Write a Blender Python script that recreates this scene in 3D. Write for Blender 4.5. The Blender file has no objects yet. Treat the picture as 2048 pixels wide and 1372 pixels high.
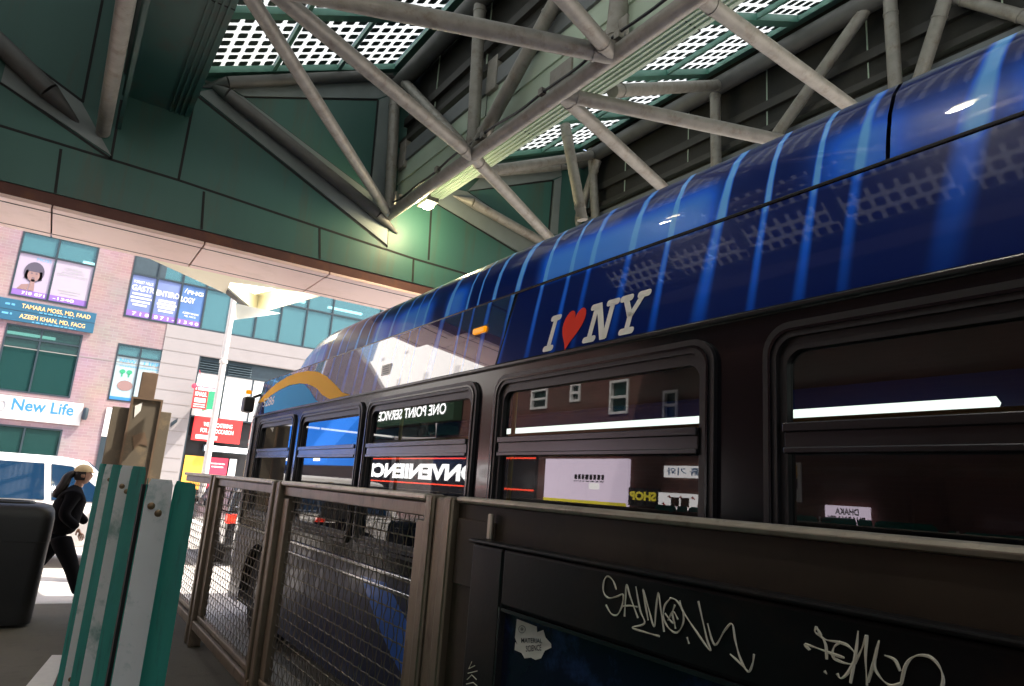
import bpy, math, random
from mathutils import Vector, Matrix
random.seed(7)
PI = math.pi
S = bpy.context.scene
COL = S.collection

# ------------------------------------------------------------------ camera, sky, sun, exposure
EYE = Vector((0, 0, 1.60)); FPX = 1370.5
def axes(yaw, p, r):
    yaw, p, r = map(math.radians, (yaw, p, r))
    f = Vector((math.sin(yaw)*math.cos(p), math.cos(yaw)*math.cos(p), math.sin(p)))
    rt = Vector((math.cos(yaw), -math.sin(yaw), 0)); up = rt.cross(f)
    return math.cos(r)*rt+math.sin(r)*up, -math.sin(r)*rt+math.cos(r)*up, f
RT, UP, FW = axes(33.06, 12.38, 4.20)
cam = bpy.data.cameras.new('camera'); cam_o = bpy.data.objects.new('camera', cam); COL.objects.link(cam_o)
cam.sensor_width = 36; cam.lens = FPX/2048*36; cam.clip_start = 0.05; cam.clip_end = 1000
cam_o.matrix_world = Matrix((( RT.x, UP.x, -FW.x, EYE.x), (RT.y, UP.y, -FW.y, EYE.y), (RT.z, UP.z, -FW.z, EYE.z), (0, 0, 0, 1)))
S.camera = cam_o

SUN_DIR = Vector((-0.58, 0.30, -1.0)).normalized()      # the way the light travels
w = bpy.data.worlds.new('World'); S.world = w; w.use_nodes = True
nt = w.node_tree; nt.nodes.clear()
sky = nt.nodes.new('ShaderNodeTexSky'); sky.sky_type = 'NISHITA'; sky.sun_disc = False
sky.sun_elevation = math.asin(-SUN_DIR.z); sky.sun_rotation = math.atan2(-SUN_DIR.x, -SUN_DIR.y)
sky.air_density = 1.0; sky.dust_density = 6.0; sky.ozone_density = 1.0
bg = nt.nodes.new('ShaderNodeBackground'); bg.inputs[1].default_value = 0.15
wo = nt.nodes.new('ShaderNodeOutputWorld')
nt.links.new(sky.outputs[0], bg.inputs[0]); nt.links.new(bg.outputs[0], wo.inputs[0])
sl = bpy.data.lights.new('sun', 'SUN'); sl.energy = 4.0; sl.angle = math.radians(0.5); sl.color = (1, 0.93, 0.84)
so = bpy.data.objects.new('sun', sl); COL.objects.link(so)
so.rotation_euler = SUN_DIR.to_track_quat('-Z', 'Y').to_euler()
S.view_settings.view_transform = 'Standard'; S.view_settings.look = 'None'
S.view_settings.gamma = 1; S.view_settings.use_curve_mapping = False
S.view_settings.exposure = 1.5
try:
    S.cycles.max_bounces = 8; S.cycles.transparent_max_bounces = 12; S.cycles.caustics_reflective = False
    S.cycles.use_denoising = True
except Exception: pass

# ------------------------------------------------------------------ where the photograph's points lie on real planes
def ray(x, y): return RT*((x-1024)/FPX) + UP*((686-y)/FPX) + FW
def onX(x, y, d): r = ray(x, y); return EYE + r*((d-EYE.x)/r.x)
def onY(x, y, d): r = ray(x, y); return EYE + r*((d-EYE.y)/r.y)
def onZ(x, y, z): r = ray(x, y); return EYE + r*((z-EYE.z)/r.z)

# ------------------------------------------------------------------ materials
def mat(name, col, rough=0.6, metal=0.0, spec=0.5, var=0.0, scale=6.0, dark=None, dscale=3.0, damt=0.5, bump=0.0, bscale=60.0,
        coat=0.0, emit=None, estr=0.0, ior=None, stretch=None):
    m = bpy.data.materials.new(name); m.use_nodes = True
    N = m.node_tree.nodes; L = m.node_tree.links; b = N['Principled BSDF']
    c = (*col, 1)
    b.inputs['Base Color'].default_value = c; b.inputs['Roughness'].default_value = rough
    b.inputs['Metallic'].default_value = metal; b.inputs['Specular IOR Level'].default_value = spec
    if ior: b.inputs['IOR'].default_value = ior
    if coat: b.inputs['Coat Weight'].default_value = coat; b.inputs['Coat Roughness'].default_value = 0.03
    if emit: b.inputs['Emission Color'].default_value = (*emit, 1); b.inputs['Emission Strength'].default_value = estr
    if var or dark or bump:
        tc = N.new('ShaderNodeTexCoord'); src = tc.outputs['Object']
        if stretch:
            mp = N.new('ShaderNodeMapping'); mp.inputs['Scale'].default_value = stretch; L.new(src, mp.inputs[0]); src = mp.outputs[0]
        last = None
        if var:
            n = N.new('ShaderNodeTexNoise'); n.inputs['Scale'].default_value = scale; n.inputs['Detail'].default_value = 6
            L.new(src, n.inputs['Vector'])
            mx = N.new('ShaderNodeMix'); mx.data_type = 'RGBA'
            mx.inputs[6].default_value = (*[max(0, v*(1-var)) for v in col], 1); mx.inputs[7].default_value = (*[min(1, v*(1+var)) for v in col], 1)
            L.new(n.outputs['Fac'], mx.inputs[0]); last = mx.outputs[2]
        if dark:
            n2 = N.new('ShaderNodeTexNoise'); n2.inputs['Scale'].default_value = dscale; n2.inputs['Detail'].default_value = 8; n2.inputs['Roughness'].default_value = 0.7
            L.new(src, n2.inputs['Vector'])
            rp = N.new('ShaderNodeValToRGB'); rp.color_ramp.elements[0].position = 0.52; rp.color_ramp.elements[1].position = 0.68
            rp.color_ramp.elements[1].color = (damt, damt, damt, 1)
            L.new(n2.outputs['Fac'], rp.inputs[0])
            m2 = N.new('ShaderNodeMix'); m2.data_type = 'RGBA'; m2.inputs[6].default_value = c; m2.inputs[7].default_value = (*dark, 1)
            if last: L.new(last, m2.inputs[6])
            L.new(rp.outputs[0], m2.inputs[0]); last = m2.outputs[2]
        if last: L.new(last, b.inputs['Base Color'])
        if bump:
            n3 = N.new('ShaderNodeTexNoise'); n3.inputs['Scale'].default_value = bscale; n3.inputs['Detail'].default_value = 4
            L.new(src, n3.inputs['Vector'])
            bp = N.new('ShaderNodeBump'); bp.inputs['Strength'].default_value = bump; bp.inputs['Distance'].default_value = 0.01
            L.new(n3.outputs['Fac'], bp.inputs['Height']); L.new(bp.outputs[0], b.inputs['Normal'])
    return m

def glass(name, tint, body, ior=1.6, clear=0.5):
    """A tinted pane: part see-through, part body colour, mirror by Fresnel."""
    m = bpy.data.materials.new(name); m.use_nodes = True
    N = m.node_tree.nodes; L = m.node_tree.links; N.clear()
    out = N.new('ShaderNodeOutputMaterial')
    t = N.new('ShaderNodeBsdfTransparent'); t.inputs[0].default_value = (*tint, 1)
    d = N.new('ShaderNodeBsdfDiffuse'); d.inputs[0].default_value = (*body, 1)
    g = N.new('ShaderNodeBsdfGlossy'); g.inputs['Roughness'].default_value = 0.012
    lw = N.new('ShaderNodeLayerWeight'); lw.inputs[0].default_value = 0.5       # 1 - |cos|, the same from both sides of the pane
    pw = N.new('ShaderNodeMath'); pw.operation = 'POWER'; pw.inputs[1].default_value = 5; L.new(lw.outputs['Facing'], pw.inputs[0])
    f0 = ((ior-1)/(ior+1))**2
    fr = N.new('ShaderNodeMath'); fr.operation = 'MULTIPLY_ADD'; fr.inputs[1].default_value = 1-f0; fr.inputs[2].default_value = f0; L.new(pw.outputs[0], fr.inputs[0])
    a = N.new('ShaderNodeMixShader'); a.inputs[0].default_value = clear; L.new(d.outputs[0], a.inputs[1]); L.new(t.outputs[0], a.inputs[2])
    b = N.new('ShaderNodeMixShader'); L.new(fr.outputs[0], b.inputs[0]); L.new(a.outputs[0], b.inputs[1]); L.new(g.outputs[0], b.inputs[2])
    L.new(b.outputs[0], out.inputs[0])
    return m

def brick(name, c1, c2, mortar, sc=1.0, axis='XZ'):
    m = bpy.data.materials.new(name); m.use_nodes = True
    N = m.node_tree.nodes; L = m.node_tree.links; b = N['Principled BSDF']; b.inputs['Roughness'].default_value = 0.85
    tc = N.new('ShaderNodeTexCoord'); sp = N.new('ShaderNodeSeparateXYZ'); cb = N.new('ShaderNodeCombineXYZ')
    L.new(tc.outputs['Object'], sp.inputs[0]); L.new(sp.outputs['X' if axis == 'XZ' else 'Y'], cb.inputs[0]); L.new(sp.outputs['Z'], cb.inputs[1])
    bt = N.new('ShaderNodeTexBrick'); bt.inputs['Color1'].default_value = (*c1, 1); bt.inputs['Color2'].default_value = (*c2, 1)
    bt.inputs['Mortar'].default_value = (*mortar, 1); bt.inputs['Scale'].default_value = 1; bt.inputs['Brick Width'].default_value = 0.23*sc
    bt.inputs['Row Height'].default_value = 0.077*sc; bt.inputs['Mortar Size'].default_value = 0.008*sc; bt.inputs['Bias'].default_value = 0.1
    L.new(cb.outputs[0], bt.inputs[0])
    n = N.new('ShaderNodeTexNoise'); n.inputs['Scale'].default_value = 0.9; n.inputs['Detail'].default_value = 5; L.new(tc.outputs['Object'], n.inputs[0])
    mx = N.new('ShaderNodeMix'); mx.data_type = 'RGBA'; mx.blend_type = 'MULTIPLY'; mx.inputs[0].default_value = 0.5
    L.new(bt.outputs[0], mx.inputs[6]); L.new(n.outputs['Color'], mx.inputs[7])
    hs = N.new('ShaderNodeHueSaturation'); hs.inputs['Saturation'].default_value = 0.9; hs.inputs['Value'].default_value = 1.25
    L.new(mx.outputs[2], hs.inputs['Color']); L.new(hs.outputs[0], b.inputs['Base Color'])
    return m

def streaked_blue(coat_ior=1.5, coat_w=0.4):
    """Bus upper side: royal blue with soft pale streaks and blurred paler blots in the colour."""
    m = bpy.data.materials.new('blue_bus_streaked'); m.use_nodes = True
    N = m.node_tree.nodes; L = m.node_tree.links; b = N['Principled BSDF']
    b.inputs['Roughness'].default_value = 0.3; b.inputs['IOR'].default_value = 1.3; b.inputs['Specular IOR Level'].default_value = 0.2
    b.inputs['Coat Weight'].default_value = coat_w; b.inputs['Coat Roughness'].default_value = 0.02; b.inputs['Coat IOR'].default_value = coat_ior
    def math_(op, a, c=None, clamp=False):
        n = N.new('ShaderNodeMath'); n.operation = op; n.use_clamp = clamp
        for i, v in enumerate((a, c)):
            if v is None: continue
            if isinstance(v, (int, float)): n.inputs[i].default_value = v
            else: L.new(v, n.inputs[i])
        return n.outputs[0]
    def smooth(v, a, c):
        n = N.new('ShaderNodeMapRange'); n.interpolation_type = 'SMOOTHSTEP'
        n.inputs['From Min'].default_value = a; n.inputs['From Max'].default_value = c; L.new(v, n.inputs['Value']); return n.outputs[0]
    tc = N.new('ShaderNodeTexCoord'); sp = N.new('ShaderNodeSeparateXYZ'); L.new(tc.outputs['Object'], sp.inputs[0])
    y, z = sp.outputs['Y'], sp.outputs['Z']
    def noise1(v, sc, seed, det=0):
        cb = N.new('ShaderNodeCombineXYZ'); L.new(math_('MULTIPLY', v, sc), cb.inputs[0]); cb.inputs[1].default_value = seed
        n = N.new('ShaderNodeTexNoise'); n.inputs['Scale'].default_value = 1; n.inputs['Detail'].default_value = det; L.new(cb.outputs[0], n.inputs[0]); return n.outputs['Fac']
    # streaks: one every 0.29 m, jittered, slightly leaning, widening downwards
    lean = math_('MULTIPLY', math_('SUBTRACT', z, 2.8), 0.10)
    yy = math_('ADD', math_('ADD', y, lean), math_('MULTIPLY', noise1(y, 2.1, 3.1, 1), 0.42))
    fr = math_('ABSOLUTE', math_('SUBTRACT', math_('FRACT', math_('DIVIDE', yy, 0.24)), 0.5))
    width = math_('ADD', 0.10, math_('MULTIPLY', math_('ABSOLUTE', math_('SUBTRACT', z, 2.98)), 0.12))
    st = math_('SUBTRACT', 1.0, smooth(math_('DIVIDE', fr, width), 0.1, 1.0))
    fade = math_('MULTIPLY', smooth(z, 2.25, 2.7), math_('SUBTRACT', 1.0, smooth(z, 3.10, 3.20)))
    up = smooth(z, 2.72, 2.80)                       # streaks are stronger on the fairing panel
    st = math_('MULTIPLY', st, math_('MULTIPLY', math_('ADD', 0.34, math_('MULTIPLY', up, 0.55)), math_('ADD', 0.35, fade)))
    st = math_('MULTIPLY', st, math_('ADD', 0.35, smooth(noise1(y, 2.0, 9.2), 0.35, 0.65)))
    # pale blots low on the fairing
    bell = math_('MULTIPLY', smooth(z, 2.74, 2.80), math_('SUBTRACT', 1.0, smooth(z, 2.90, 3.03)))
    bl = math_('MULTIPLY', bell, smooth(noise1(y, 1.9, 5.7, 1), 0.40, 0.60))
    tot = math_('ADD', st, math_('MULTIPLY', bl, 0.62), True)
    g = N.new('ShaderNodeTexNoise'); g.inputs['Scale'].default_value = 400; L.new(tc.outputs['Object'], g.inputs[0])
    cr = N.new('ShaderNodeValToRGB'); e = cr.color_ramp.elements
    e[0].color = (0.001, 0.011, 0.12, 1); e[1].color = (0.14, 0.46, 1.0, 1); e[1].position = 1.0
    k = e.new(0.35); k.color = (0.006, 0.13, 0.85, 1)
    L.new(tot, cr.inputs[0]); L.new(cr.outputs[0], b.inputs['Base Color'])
    return m

M = {}
def defmats():
    A = lambda k, *a, **kw: M.__setitem__(k, mat(k, *a, **kw))
    M['bus_streaked'] = streaked_blue(); M['bus_streaked_gloss'] = streaked_blue(2.9, 1.0)
    A('navy', (0.006, 0.018, 0.09), 0.22, coat=1.0, ior=1.6)
    A('navy_lower', (0.005, 0.013, 0.06), 0.35, coat=0.25)
    A('livery_yellow', (1.0, 0.52, 0.02), 0.6, spec=0.15); A('livery_blue', (0.02, 0.36, 0.80), 0.6, spec=0.15); A('swoosh_blue', (0.02, 0.14, 0.60), 0.3, coat=0.4)
    A('white_vinyl', (0.82, 0.81, 0.77), 0.4, var=0.04); A('red_vinyl', (0.80, 0.035, 0.012), 0.35)
    A('rubber', (0.012, 0.012, 0.014), 0.42, var=0.2, bump=0.1); A('black_gloss', (0.005, 0.005, 0.008), 0.16, spec=0.35, coat=0.1)
    A('sash', (0.05, 0.05, 0.055), 0.25, metal=0.7, var=0.2); A('chrome', (0.6, 0.6, 0.6), 0.15, metal=1.0)
    A('amber', (0.9, 0.30, 0.0), 0.2, emit=(1, 0.35, 0.0), estr=0.25)
    A('ceiling_dark', (0.003, 0.003, 0.0035), 0.9, spec=0.1); A('bus_inside', (0.012, 0.012, 0.014), 0.7, var=0.2); A('seat_cloth', (0.02, 0.04, 0.12), 0.8, var=0.3); A('pole_yellow', (0.75, 0.5, 0.02), 0.35)
    A('tube_light', (0.9, 0.95, 0.9), 0.5, emit=(0.86, 1.0, 0.9), estr=1.5)
    A('tyre', (0.012, 0.012, 0.012), 0.85, var=0.3); A('hub', (0.25, 0.25, 0.26), 0.4, metal=0.8, var=0.2)
    M['bus_glass'] = glass('bus_glass', (0.36, 0.36, 0.36), (0.004, 0.004, 0.006), 1.8, 0.9)
    A('steel', (0.25, 0.24, 0.212), 0.5, metal=0.25, var=0.35, scale=9, dark=(0.13, 0.085, 0.05), dscale=7, damt=0.55, bump=0.25, bscale=50)
    A('steel_dark', (0.10, 0.10, 0.095), 0.55, metal=0.3, var=0.3)
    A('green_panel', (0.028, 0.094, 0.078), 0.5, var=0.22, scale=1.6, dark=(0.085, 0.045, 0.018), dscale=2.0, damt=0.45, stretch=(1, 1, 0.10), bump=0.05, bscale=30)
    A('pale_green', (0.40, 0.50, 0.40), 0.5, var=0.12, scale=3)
    A('grey_trim', (0.15, 0.18, 0.175), 0.5, var=0.25, scale=3); A('joint', (0.004, 0.005, 0.005), 0.8)
    A('rust_strip', (0.09, 0.035, 0.028), 0.8, var=0.35, scale=5, dark=(0.16, 0.06, 0.02), dscale=2.5, damt=0.6)
    A('pink_soffit', (0.85, 0.61, 0.54), 0.4, metal=0.0, var=0.06, scale=2.5, dark=(0.5, 0.32, 0.2), dscale=2.2, damt=0.25)
    A('cream_soffit', (0.90, 0.84, 0.62), 0.5, var=0.05)
    A('dark_clad', (0.016, 0.016, 0.013), 0.75, var=0.3, scale=30); A('dark_rail', (0.028, 0.027, 0.023), 0.6, var=0.25, scale=8)
    A('grey_band', (0.13, 0.145, 0.15), 0.55, var=0.2, scale=4)
    m = bpy.data.materials.new('milky_glass'); m.use_nodes = True; N = m.node_tree.nodes; L = m.node_tree.links; N.clear()
    o = N.new('ShaderNodeOutputMaterial'); t = N.new('ShaderNodeBsdfTranslucent'); t.inputs[0].default_value = (.34, .37, .37, 1); L.new(t.outputs[0], o.inputs[0]); M['milky_glass'] = m
    A('frit', (0.02, 0.035, 0.032), 0.5); A('purlin', (0.06, 0.17, 0.13), 0.5, var=0.2); A('roof_metal', (0.10, 0.10, 0.09), 0.7, var=0.2)
    A('lamp_glow', (1, 0.9, 0.6), 0.5, emit=(1, 0.86, 0.5), estr=14)
    A('fence_steel', (0.17, 0.135, 0.095), 0.42, metal=0.55, var=0.35, scale=6, dark=(0.05, 0.032, 0.02), dscale=9, damt=0.8, bump=0.15, bscale=40, stretch=(1, 1, 0.35))
    A('rail_steel', (0.42, 0.37, 0.30), 0.38, metal=0.6, var=0.3, scale=14, dark=(0.12, 0.09, 0.06), dscale=10, damt=0.7)
    A('wire', (0.17, 0.15, 0.115), 0.45, metal=0.6); A('panel_brown', (0.042, 0.030, 0.020), 0.6, spec=0.3, metal=0.2, var=0.35, scale=5, dark=(0.02, 0.016, 0.012), dscale=4, damt=0.7)
    A('case_black', (0.004, 0.004, 0.005), 0.42, spec=0.25, var=0.3, scale=4, dark=(0.05, 0.025, 0.01), dscale=3, damt=0.25, bump=0.05)
    A('case_glass', (0.008, 0.010, 0.026), 0.2, spec=0.25, var=0.6, scale=2.5, dark=(0.03, 0.05, 0.17), dscale=3.5, damt=0.9)
    A('paint_pen', (0.70, 0.68, 0.56), 0.6); A('sticker_white', (0.66, 0.63, 0.57), 0.7, var=0.12, scale=20); A('ink', (0.015, 0.015, 0.02), 0.7)
    A('barrier_green', (0.022, 0.36, 0.295), 0.85, spec=0.04, var=0.28, scale=5, dark=(0.02, 0.10, 0.09), dscale=8, damt=0.45, bump=0.06)
    A('barrier_reflect_pale', (0.86, 0.92, 0.90), 0.45, spec=0.3, metal=0.0, var=0.12, scale=8, dark=(0.10, 0.32, 0.28), dscale=7, damt=0.8)  # ridge flanks: bright street reflection put into a pale base colour
    A('bolt', (0.25, 0.17, 0.10), 0.5, metal=0.7); A('bin_dark', (0.005, 0.005, 0.005), 0.5, var=0.3, scale=8)
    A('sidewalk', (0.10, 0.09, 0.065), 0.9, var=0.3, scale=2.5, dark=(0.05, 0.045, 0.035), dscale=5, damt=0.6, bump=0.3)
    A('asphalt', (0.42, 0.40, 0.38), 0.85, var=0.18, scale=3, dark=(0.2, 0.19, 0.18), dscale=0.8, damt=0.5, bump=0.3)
    A('kerb', (0.42, 0.41, 0.38), 0.85, var=0.15, scale=4); A('far_walk', (0.5, 0.48, 0.45), 0.9, var=0.12)
    M['pink_brick'] = brick('pink_brick', (0.30, 0.205, 0.218), (0.26, 0.17, 0.185), (0.30, 0.23, 0.24), 1.25)
    M['mauve_brick'] = brick('mauve_brick', (0.11, 0.065, 0.08), (0.09, 0.05, 0.065), (0.10, 0.07, 0.08), 1.0, 'YZ')
    M['dark_brick'] = brick('dark_brick', (0.15, 0.048, 0.034), (0.11, 0.036, 0.026), (0.14, 0.075, 0.06), 1.0, 'YZ')
    A('concrete', (0.28, 0.262, 0.262), 0.8, var=0.07, scale=2, dark=(0.24, 0.225, 0.22), dscale=1.2, damt=0.4); A('groove', (0.22, 0.20, 0.19), 0.9)
    A('win_frame', (0.020, 0.035, 0.045), 0.45); A('white_frame', (0.80, 0.80, 0.80), 0.5); A('room', (0.12, 0.20, 0.20), 0.9, var=0.3)
    M['teal_glass'] = glass('teal_glass', (0.55, 0.80, 0.80), (0.10, 0.27, 0.31), 1.7, 0.5)
    M['dark_glass'] = glass('dark_glass', (0.25, 0.42, 0.38), (0.03, 0.10, 0.095), 1.6, 0.55)
    A('louver', (0.035, 0.06, 0.075), 0.5, var=0.2); A('white_panel', (0.82, 0.82, 0.80), 0.5, var=0.03)
    A('sign_red', (0.72, 0.035, 0.035), 0.45, var=0.06); A('sign_blue', (0.02, 0.10, 0.17), 0.4, var=0.06); A('sign_white', (0.55, 0.54, 0.53), 0.5)
    A('letter_white', (0.85, 0.85, 0.83), 0.5); A('letter_gold', (0.85, 0.55, 0.22), 0.5); A('letter_blue', (0.03, 0.20, 0.50), 0.5); A('letter_grey', (0.35, 0.36, 0.36), 0.5)
    A('letter_cyan', (0.10, 0.35, 0.55), 0.5)
    A('poster_pale', (0.36, 0.31, 0.40), 0.4, var=0.05, scale=2); A('poster_lilac', (0.38, 0.335, 0.41), 0.4, var=0.08, scale=1.5); A('poster_purple', (0.22, 0.12, 0.40), 0.4)
    A('poster_blue', (0.15, 0.20, 0.40), 0.4, var=0.35, scale=1.2); A('poster_navy', (0.08, 0.17, 0.38), 0.4, var=0.3, scale=1.5); A('poster_cyan', (0.34, 0.45, 0.48), 0.4, var=0.1)
    A('print_dark', (0.07, 0.06, 0.09), 0.6)
    A('skin', (0.50, 0.28, 0.19), 0.55); A('skin_pale', (0.25, 0.155, 0.145), 0.5); A('hair', (0.012, 0.008, 0.007), 0.5); A('coat_black', (0.003, 0.003, 0.004), 0.95, spec=0.1, var=0.4, scale=15, bump=0.2)
    A('trousers', (0.003, 0.003, 0.004), 0.95, spec=0.1, var=0.3); A('cap_tan', (0.62, 0.47, 0.26), 0.85, var=0.1, scale=30); A('shoe', (0.02, 0.02, 0.02), 0.5)
    A('car_white', (0.80, 0.79, 0.77), 0.2, coat=0.8); A('car_black', (0.01, 0.01, 0.012), 0.2, coat=1.0); A('tail_red', (0.7, 0.02, 0.01), 0.3, emit=(1, 0.05, 0.02), estr=0.6)
    A('car_glass', (0.006, 0.03, 0.075), 0.04, spec=0.8, coat=0.6); A('head_lamp', (0.8, 0.8, 0.8), 0.1)
    A('tan_board', (0.085, 0.066, 0.040), 0.7, var=0.2, scale=3, dark=(0.2, 0.14, 0.07), dscale=3, damt=0.6); A('brown_wood', (0.10, 0.06, 0.03), 0.7, var=0.3)
    A('pole_white', (0.74, 0.70, 0.64), 0.5, var=0.06)
    A('poster_green', (0.03, 0.30, 0.15), 0.5); A('poster_orange', (0.85, 0.45, 0.06), 0.5, var=0.15); A('poster_red', (0.75, 0.05, 0.10), 0.5, var=0.1)
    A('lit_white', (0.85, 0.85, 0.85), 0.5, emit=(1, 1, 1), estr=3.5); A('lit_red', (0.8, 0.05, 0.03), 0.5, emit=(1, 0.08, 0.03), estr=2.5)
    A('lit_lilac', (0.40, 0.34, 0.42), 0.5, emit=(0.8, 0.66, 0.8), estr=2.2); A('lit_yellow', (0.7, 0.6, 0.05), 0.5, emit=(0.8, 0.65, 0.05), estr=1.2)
    A('lit_sign', (0.85, 0.83, 0.82), 0.5, emit=(1, 0.97, 0.95), estr=1.8); A('awning_glow_blue', (0.02, 0.14, 0.55), 0.6, var=0.15, emit=(0.02, 0.20, 0.75), estr=1.5)  # awning canvas is given its own glow to brighten its reflection
    A('fascia_black', (0.01, 0.01, 0.012), 0.5); A('brown_door', (0.06, 0.03, 0.02), 0.6); A('shop_dark', (0.02, 0.022, 0.02), 0.3)
    A('green_awning', (0.02, 0.06, 0.03), 0.7)
defmats()

# ------------------------------------------------------------------ mesh builder
class MB:
    def __init__(s): s.v = []; s.f = []
    def add(s, vs, fs):
        o = len(s.v); s.v += [tuple(v) for v in vs]; s.f += [tuple(i+o for i in f) for f in fs]; return s
    def box(s, x0, x1, y0, y1, z0, z1):
        return s.add([(x0,y0,z0),(x1,y0,z0),(x1,y1,z0),(x0,y1,z0),(x0,y0,z1),(x1,y0,z1),(x1,y1,z1),(x0,y1,z1)],
                     [(0,3,2,1),(4,5,6,7),(0,1,5,4),(1,2,6,5),(2,3,7,6),(3,0,4,7)])
    def prism(s, pts, off):
        """polygon pts (3D) extruded by the vector off"""
        n = len(pts); off = Vector(off); a = [Vector(p) for p in pts]
        return s.add(a+[p+off for p in a], [tuple(range(n)), tuple(range(2*n-1, n-1, -1))]+[(i,(i+1)%n,(i+1)%n+n,i+n) for i in range(n)])
    def tube(s, a, b, r, n=14, r2=None, cap=True):
        a, b = Vector(a), Vector(b); r2 = r if r2 is None else r2
        d = (b-a).normalized(); u = d.orthogonal().normalized(); w_ = d.cross(u)
        vs = [a+(u*math.cos(t)+w_*math.sin(t))*r for t in (2*PI*i/n for i in range(n))]+[b+(u*math.cos(t)+w_*math.sin(t))*r2 for t in (2*PI*i/n for i in range(n))]
        fs = [(i,(i+1)%n,(i+1)%n+n,i+n) for i in range(n)]
        if cap: fs += [tuple(range(n-1,-1,-1)), tuple(range(n,2*n))]
        return s.add(vs, fs)
    def poly_tube(s, pts, r, n=6):
        pts = [Vector(p) for p in pts]; vs = []; fs = []
        for i, p in enumerate(pts):
            d = (pts[min(i+1,len(pts)-1)]-pts[max(i-1,0)])
            d = d.normalized() if d.length > 1e-9 else Vector((1,0,0))
            ref = Vector((0.31,0.77,0.55)); u = d.cross(ref).normalized(); w_ = d.cross(u)
            rr = r[i] if isinstance(r, (list, tuple)) else r
            vs += [p+(u*math.cos(2*PI*k/n)+w_*math.sin(2*PI*k/n))*rr for k in range(n)]
        for i in range(len(pts)-1):
            fs += [(i*n+k, i*n+(k+1)%n, (i+1)*n+(k+1)%n, (i+1)*n+k) for k in range(n)]
        fs += [tuple(range(n-1,-1,-1)), tuple(range((len(pts)-1)*n, len(pts)*n))]
        return s.add(vs, fs)
    def lathe(s, prof, c, n=24, axis='Z', ):
        """prof: list of (r, h) turned round an axis through c"""
        c = Vector(c); vs = []; fs = []
        for r, h in prof:
            for k in range(n):
                t = 2*PI*k/n; a, b = r*math.cos(t), r*math.sin(t)
                vs.append(c+(Vector((a,b,h)) if axis == 'Z' else Vector((h,a,b)) if axis == 'X' else Vector((a,h,b))))
        for i in range(len(prof)-1):
            fs += [(i*n+k, i*n+(k+1)%n, (i+1)*n+(k+1)%n, (i+1)*n+k) for k in range(n)]
        fs += [tuple(range(n-1,-1,-1)), tuple(range((len(prof)-1)*n, len(prof)*n))]
        return s.add(vs, fs)
    def grid(s, rows):
        """rows of points, joined into a sheet"""
        n = len(rows[0]); vs = [p for r in rows for p in r]
        return s.add(vs, [(i*n+k, i*n+k+1, (i+1)*n+k+1, (i+1)*n+k) for i in range(len(rows)-1) for k in range(n-1)])
    def wall(s, fn, a0, a1, b0, b1, holes):
        """flat sheet over [a0,a1]x[b0,b1] with rectangular holes (a0,a1,b0,b1); fn(a,b)->point"""
        A = sorted({a0, a1, *[min(max(h[i], a0), a1) for h in holes for i in (0,1)]}); B = sorted({b0, b1, *[min(max(h[i], b0), b1) for h in holes for i in (2,3)]})
        for i in range(len(A)-1):
            for j in range(len(B)-1):
                ca, cb = (A[i]+A[i+1])/2, (B[j]+B[j+1])/2
                if any(h[0] < ca < h[1] and h[2] < cb < h[3] for h in holes): continue
                s.add([fn(A[i],B[j]), fn(A[i+1],B[j]), fn(A[i+1],B[j+1]), fn(A[i],B[j+1])], [(0,1,2,3)])
        return s
    def ring(s, fn, o, i_, depth, rad=0.06, seg=6, rad2=None):
        """rounded-rectangle frame; o and i_ are (a0,a1,b0,b1), fn(a,b,d)->point"""
        def rr(q, r):
            a0,a1,b0,b1 = q; P = []
            for cx, cy, t0 in ((a1-r,b1-r,0),(a0+r,b1-r,90),(a0+r,b0+r,180),(a1-r,b0+r,270)):
                for k in range(seg+1):
                    t = math.radians(t0+90*k/seg); P.append((cx+r*math.cos(t), cy+r*math.sin(t)))
            return P
        Po, Pi = rr(o, rad), rr(i_, rad2 if rad2 else max(rad*0.6, 0.01)); n = len(Po)
        vs = [fn(a,b,0) for a,b in Po]+[fn(a,b,depth) for a,b in Po]+[fn(a,b,depth) for a,b in Pi]+[fn(a,b,0) for a,b in Pi]
        fs = []
        for r in range(3): fs += [(r*n+k, r*n+(k+1)%n, (r+1)*n+(k+1)%n, (r+1)*n+k) for k in range(n)]
        fs += [(3*n+k, 3*n+(k+1)%n, (k+1)%n, k) for k in range(n)]
        return s.add(vs, fs)
    def build(s, name, m, parent=None, smooth=False, bevel=0.0):
        me = bpy.data.meshes.new(name); me.from_pydata(s.v, [], s.f); me.update()
        import bmesh
        bm = bmesh.new(); bm.from_mesh(me); bmesh.ops.recalc_face_normals(bm, faces=bm.faces); bm.to_mesh(me); bm.free()
        o = bpy.data.objects.new(name, me); COL.objects.link(o); me.materials.append(M[m] if isinstance(m, str) else m)
        if parent: o.parent = parent
        if bevel:
            b = o.modifiers.new('bevel', 'BEVEL'); b.width = bevel; b.segments = 2; b.limit_method = 'ANGLE'
        if smooth:
            me.polygons.foreach_set('use_smooth', [True]*len(me.polygons))
            try: me.set_sharp_from_angle(angle=math.radians(40))
            except Exception: pass
        return o

def tag(o, label, cat, group=None, kind=None):
    o['label'] = label; o['category'] = cat
    if group: o['group'] = group
    if kind: o['kind'] = kind
    return o
def thing(name, label, cat, loc=(0,0,0), group=None):
    # parts are written in world coordinates, so the Empty keeps the origin unless the thing gets copied
    o = bpy.data.objects.new(name, None); COL.objects.link(o); o.location = loc; o.empty_display_size = 0.2
    return tag(o, label, cat, group)
def struct(name, mb, m, **k):
    o = mb.build(name, m, **k); o['kind'] = 'structure'; return o

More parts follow.
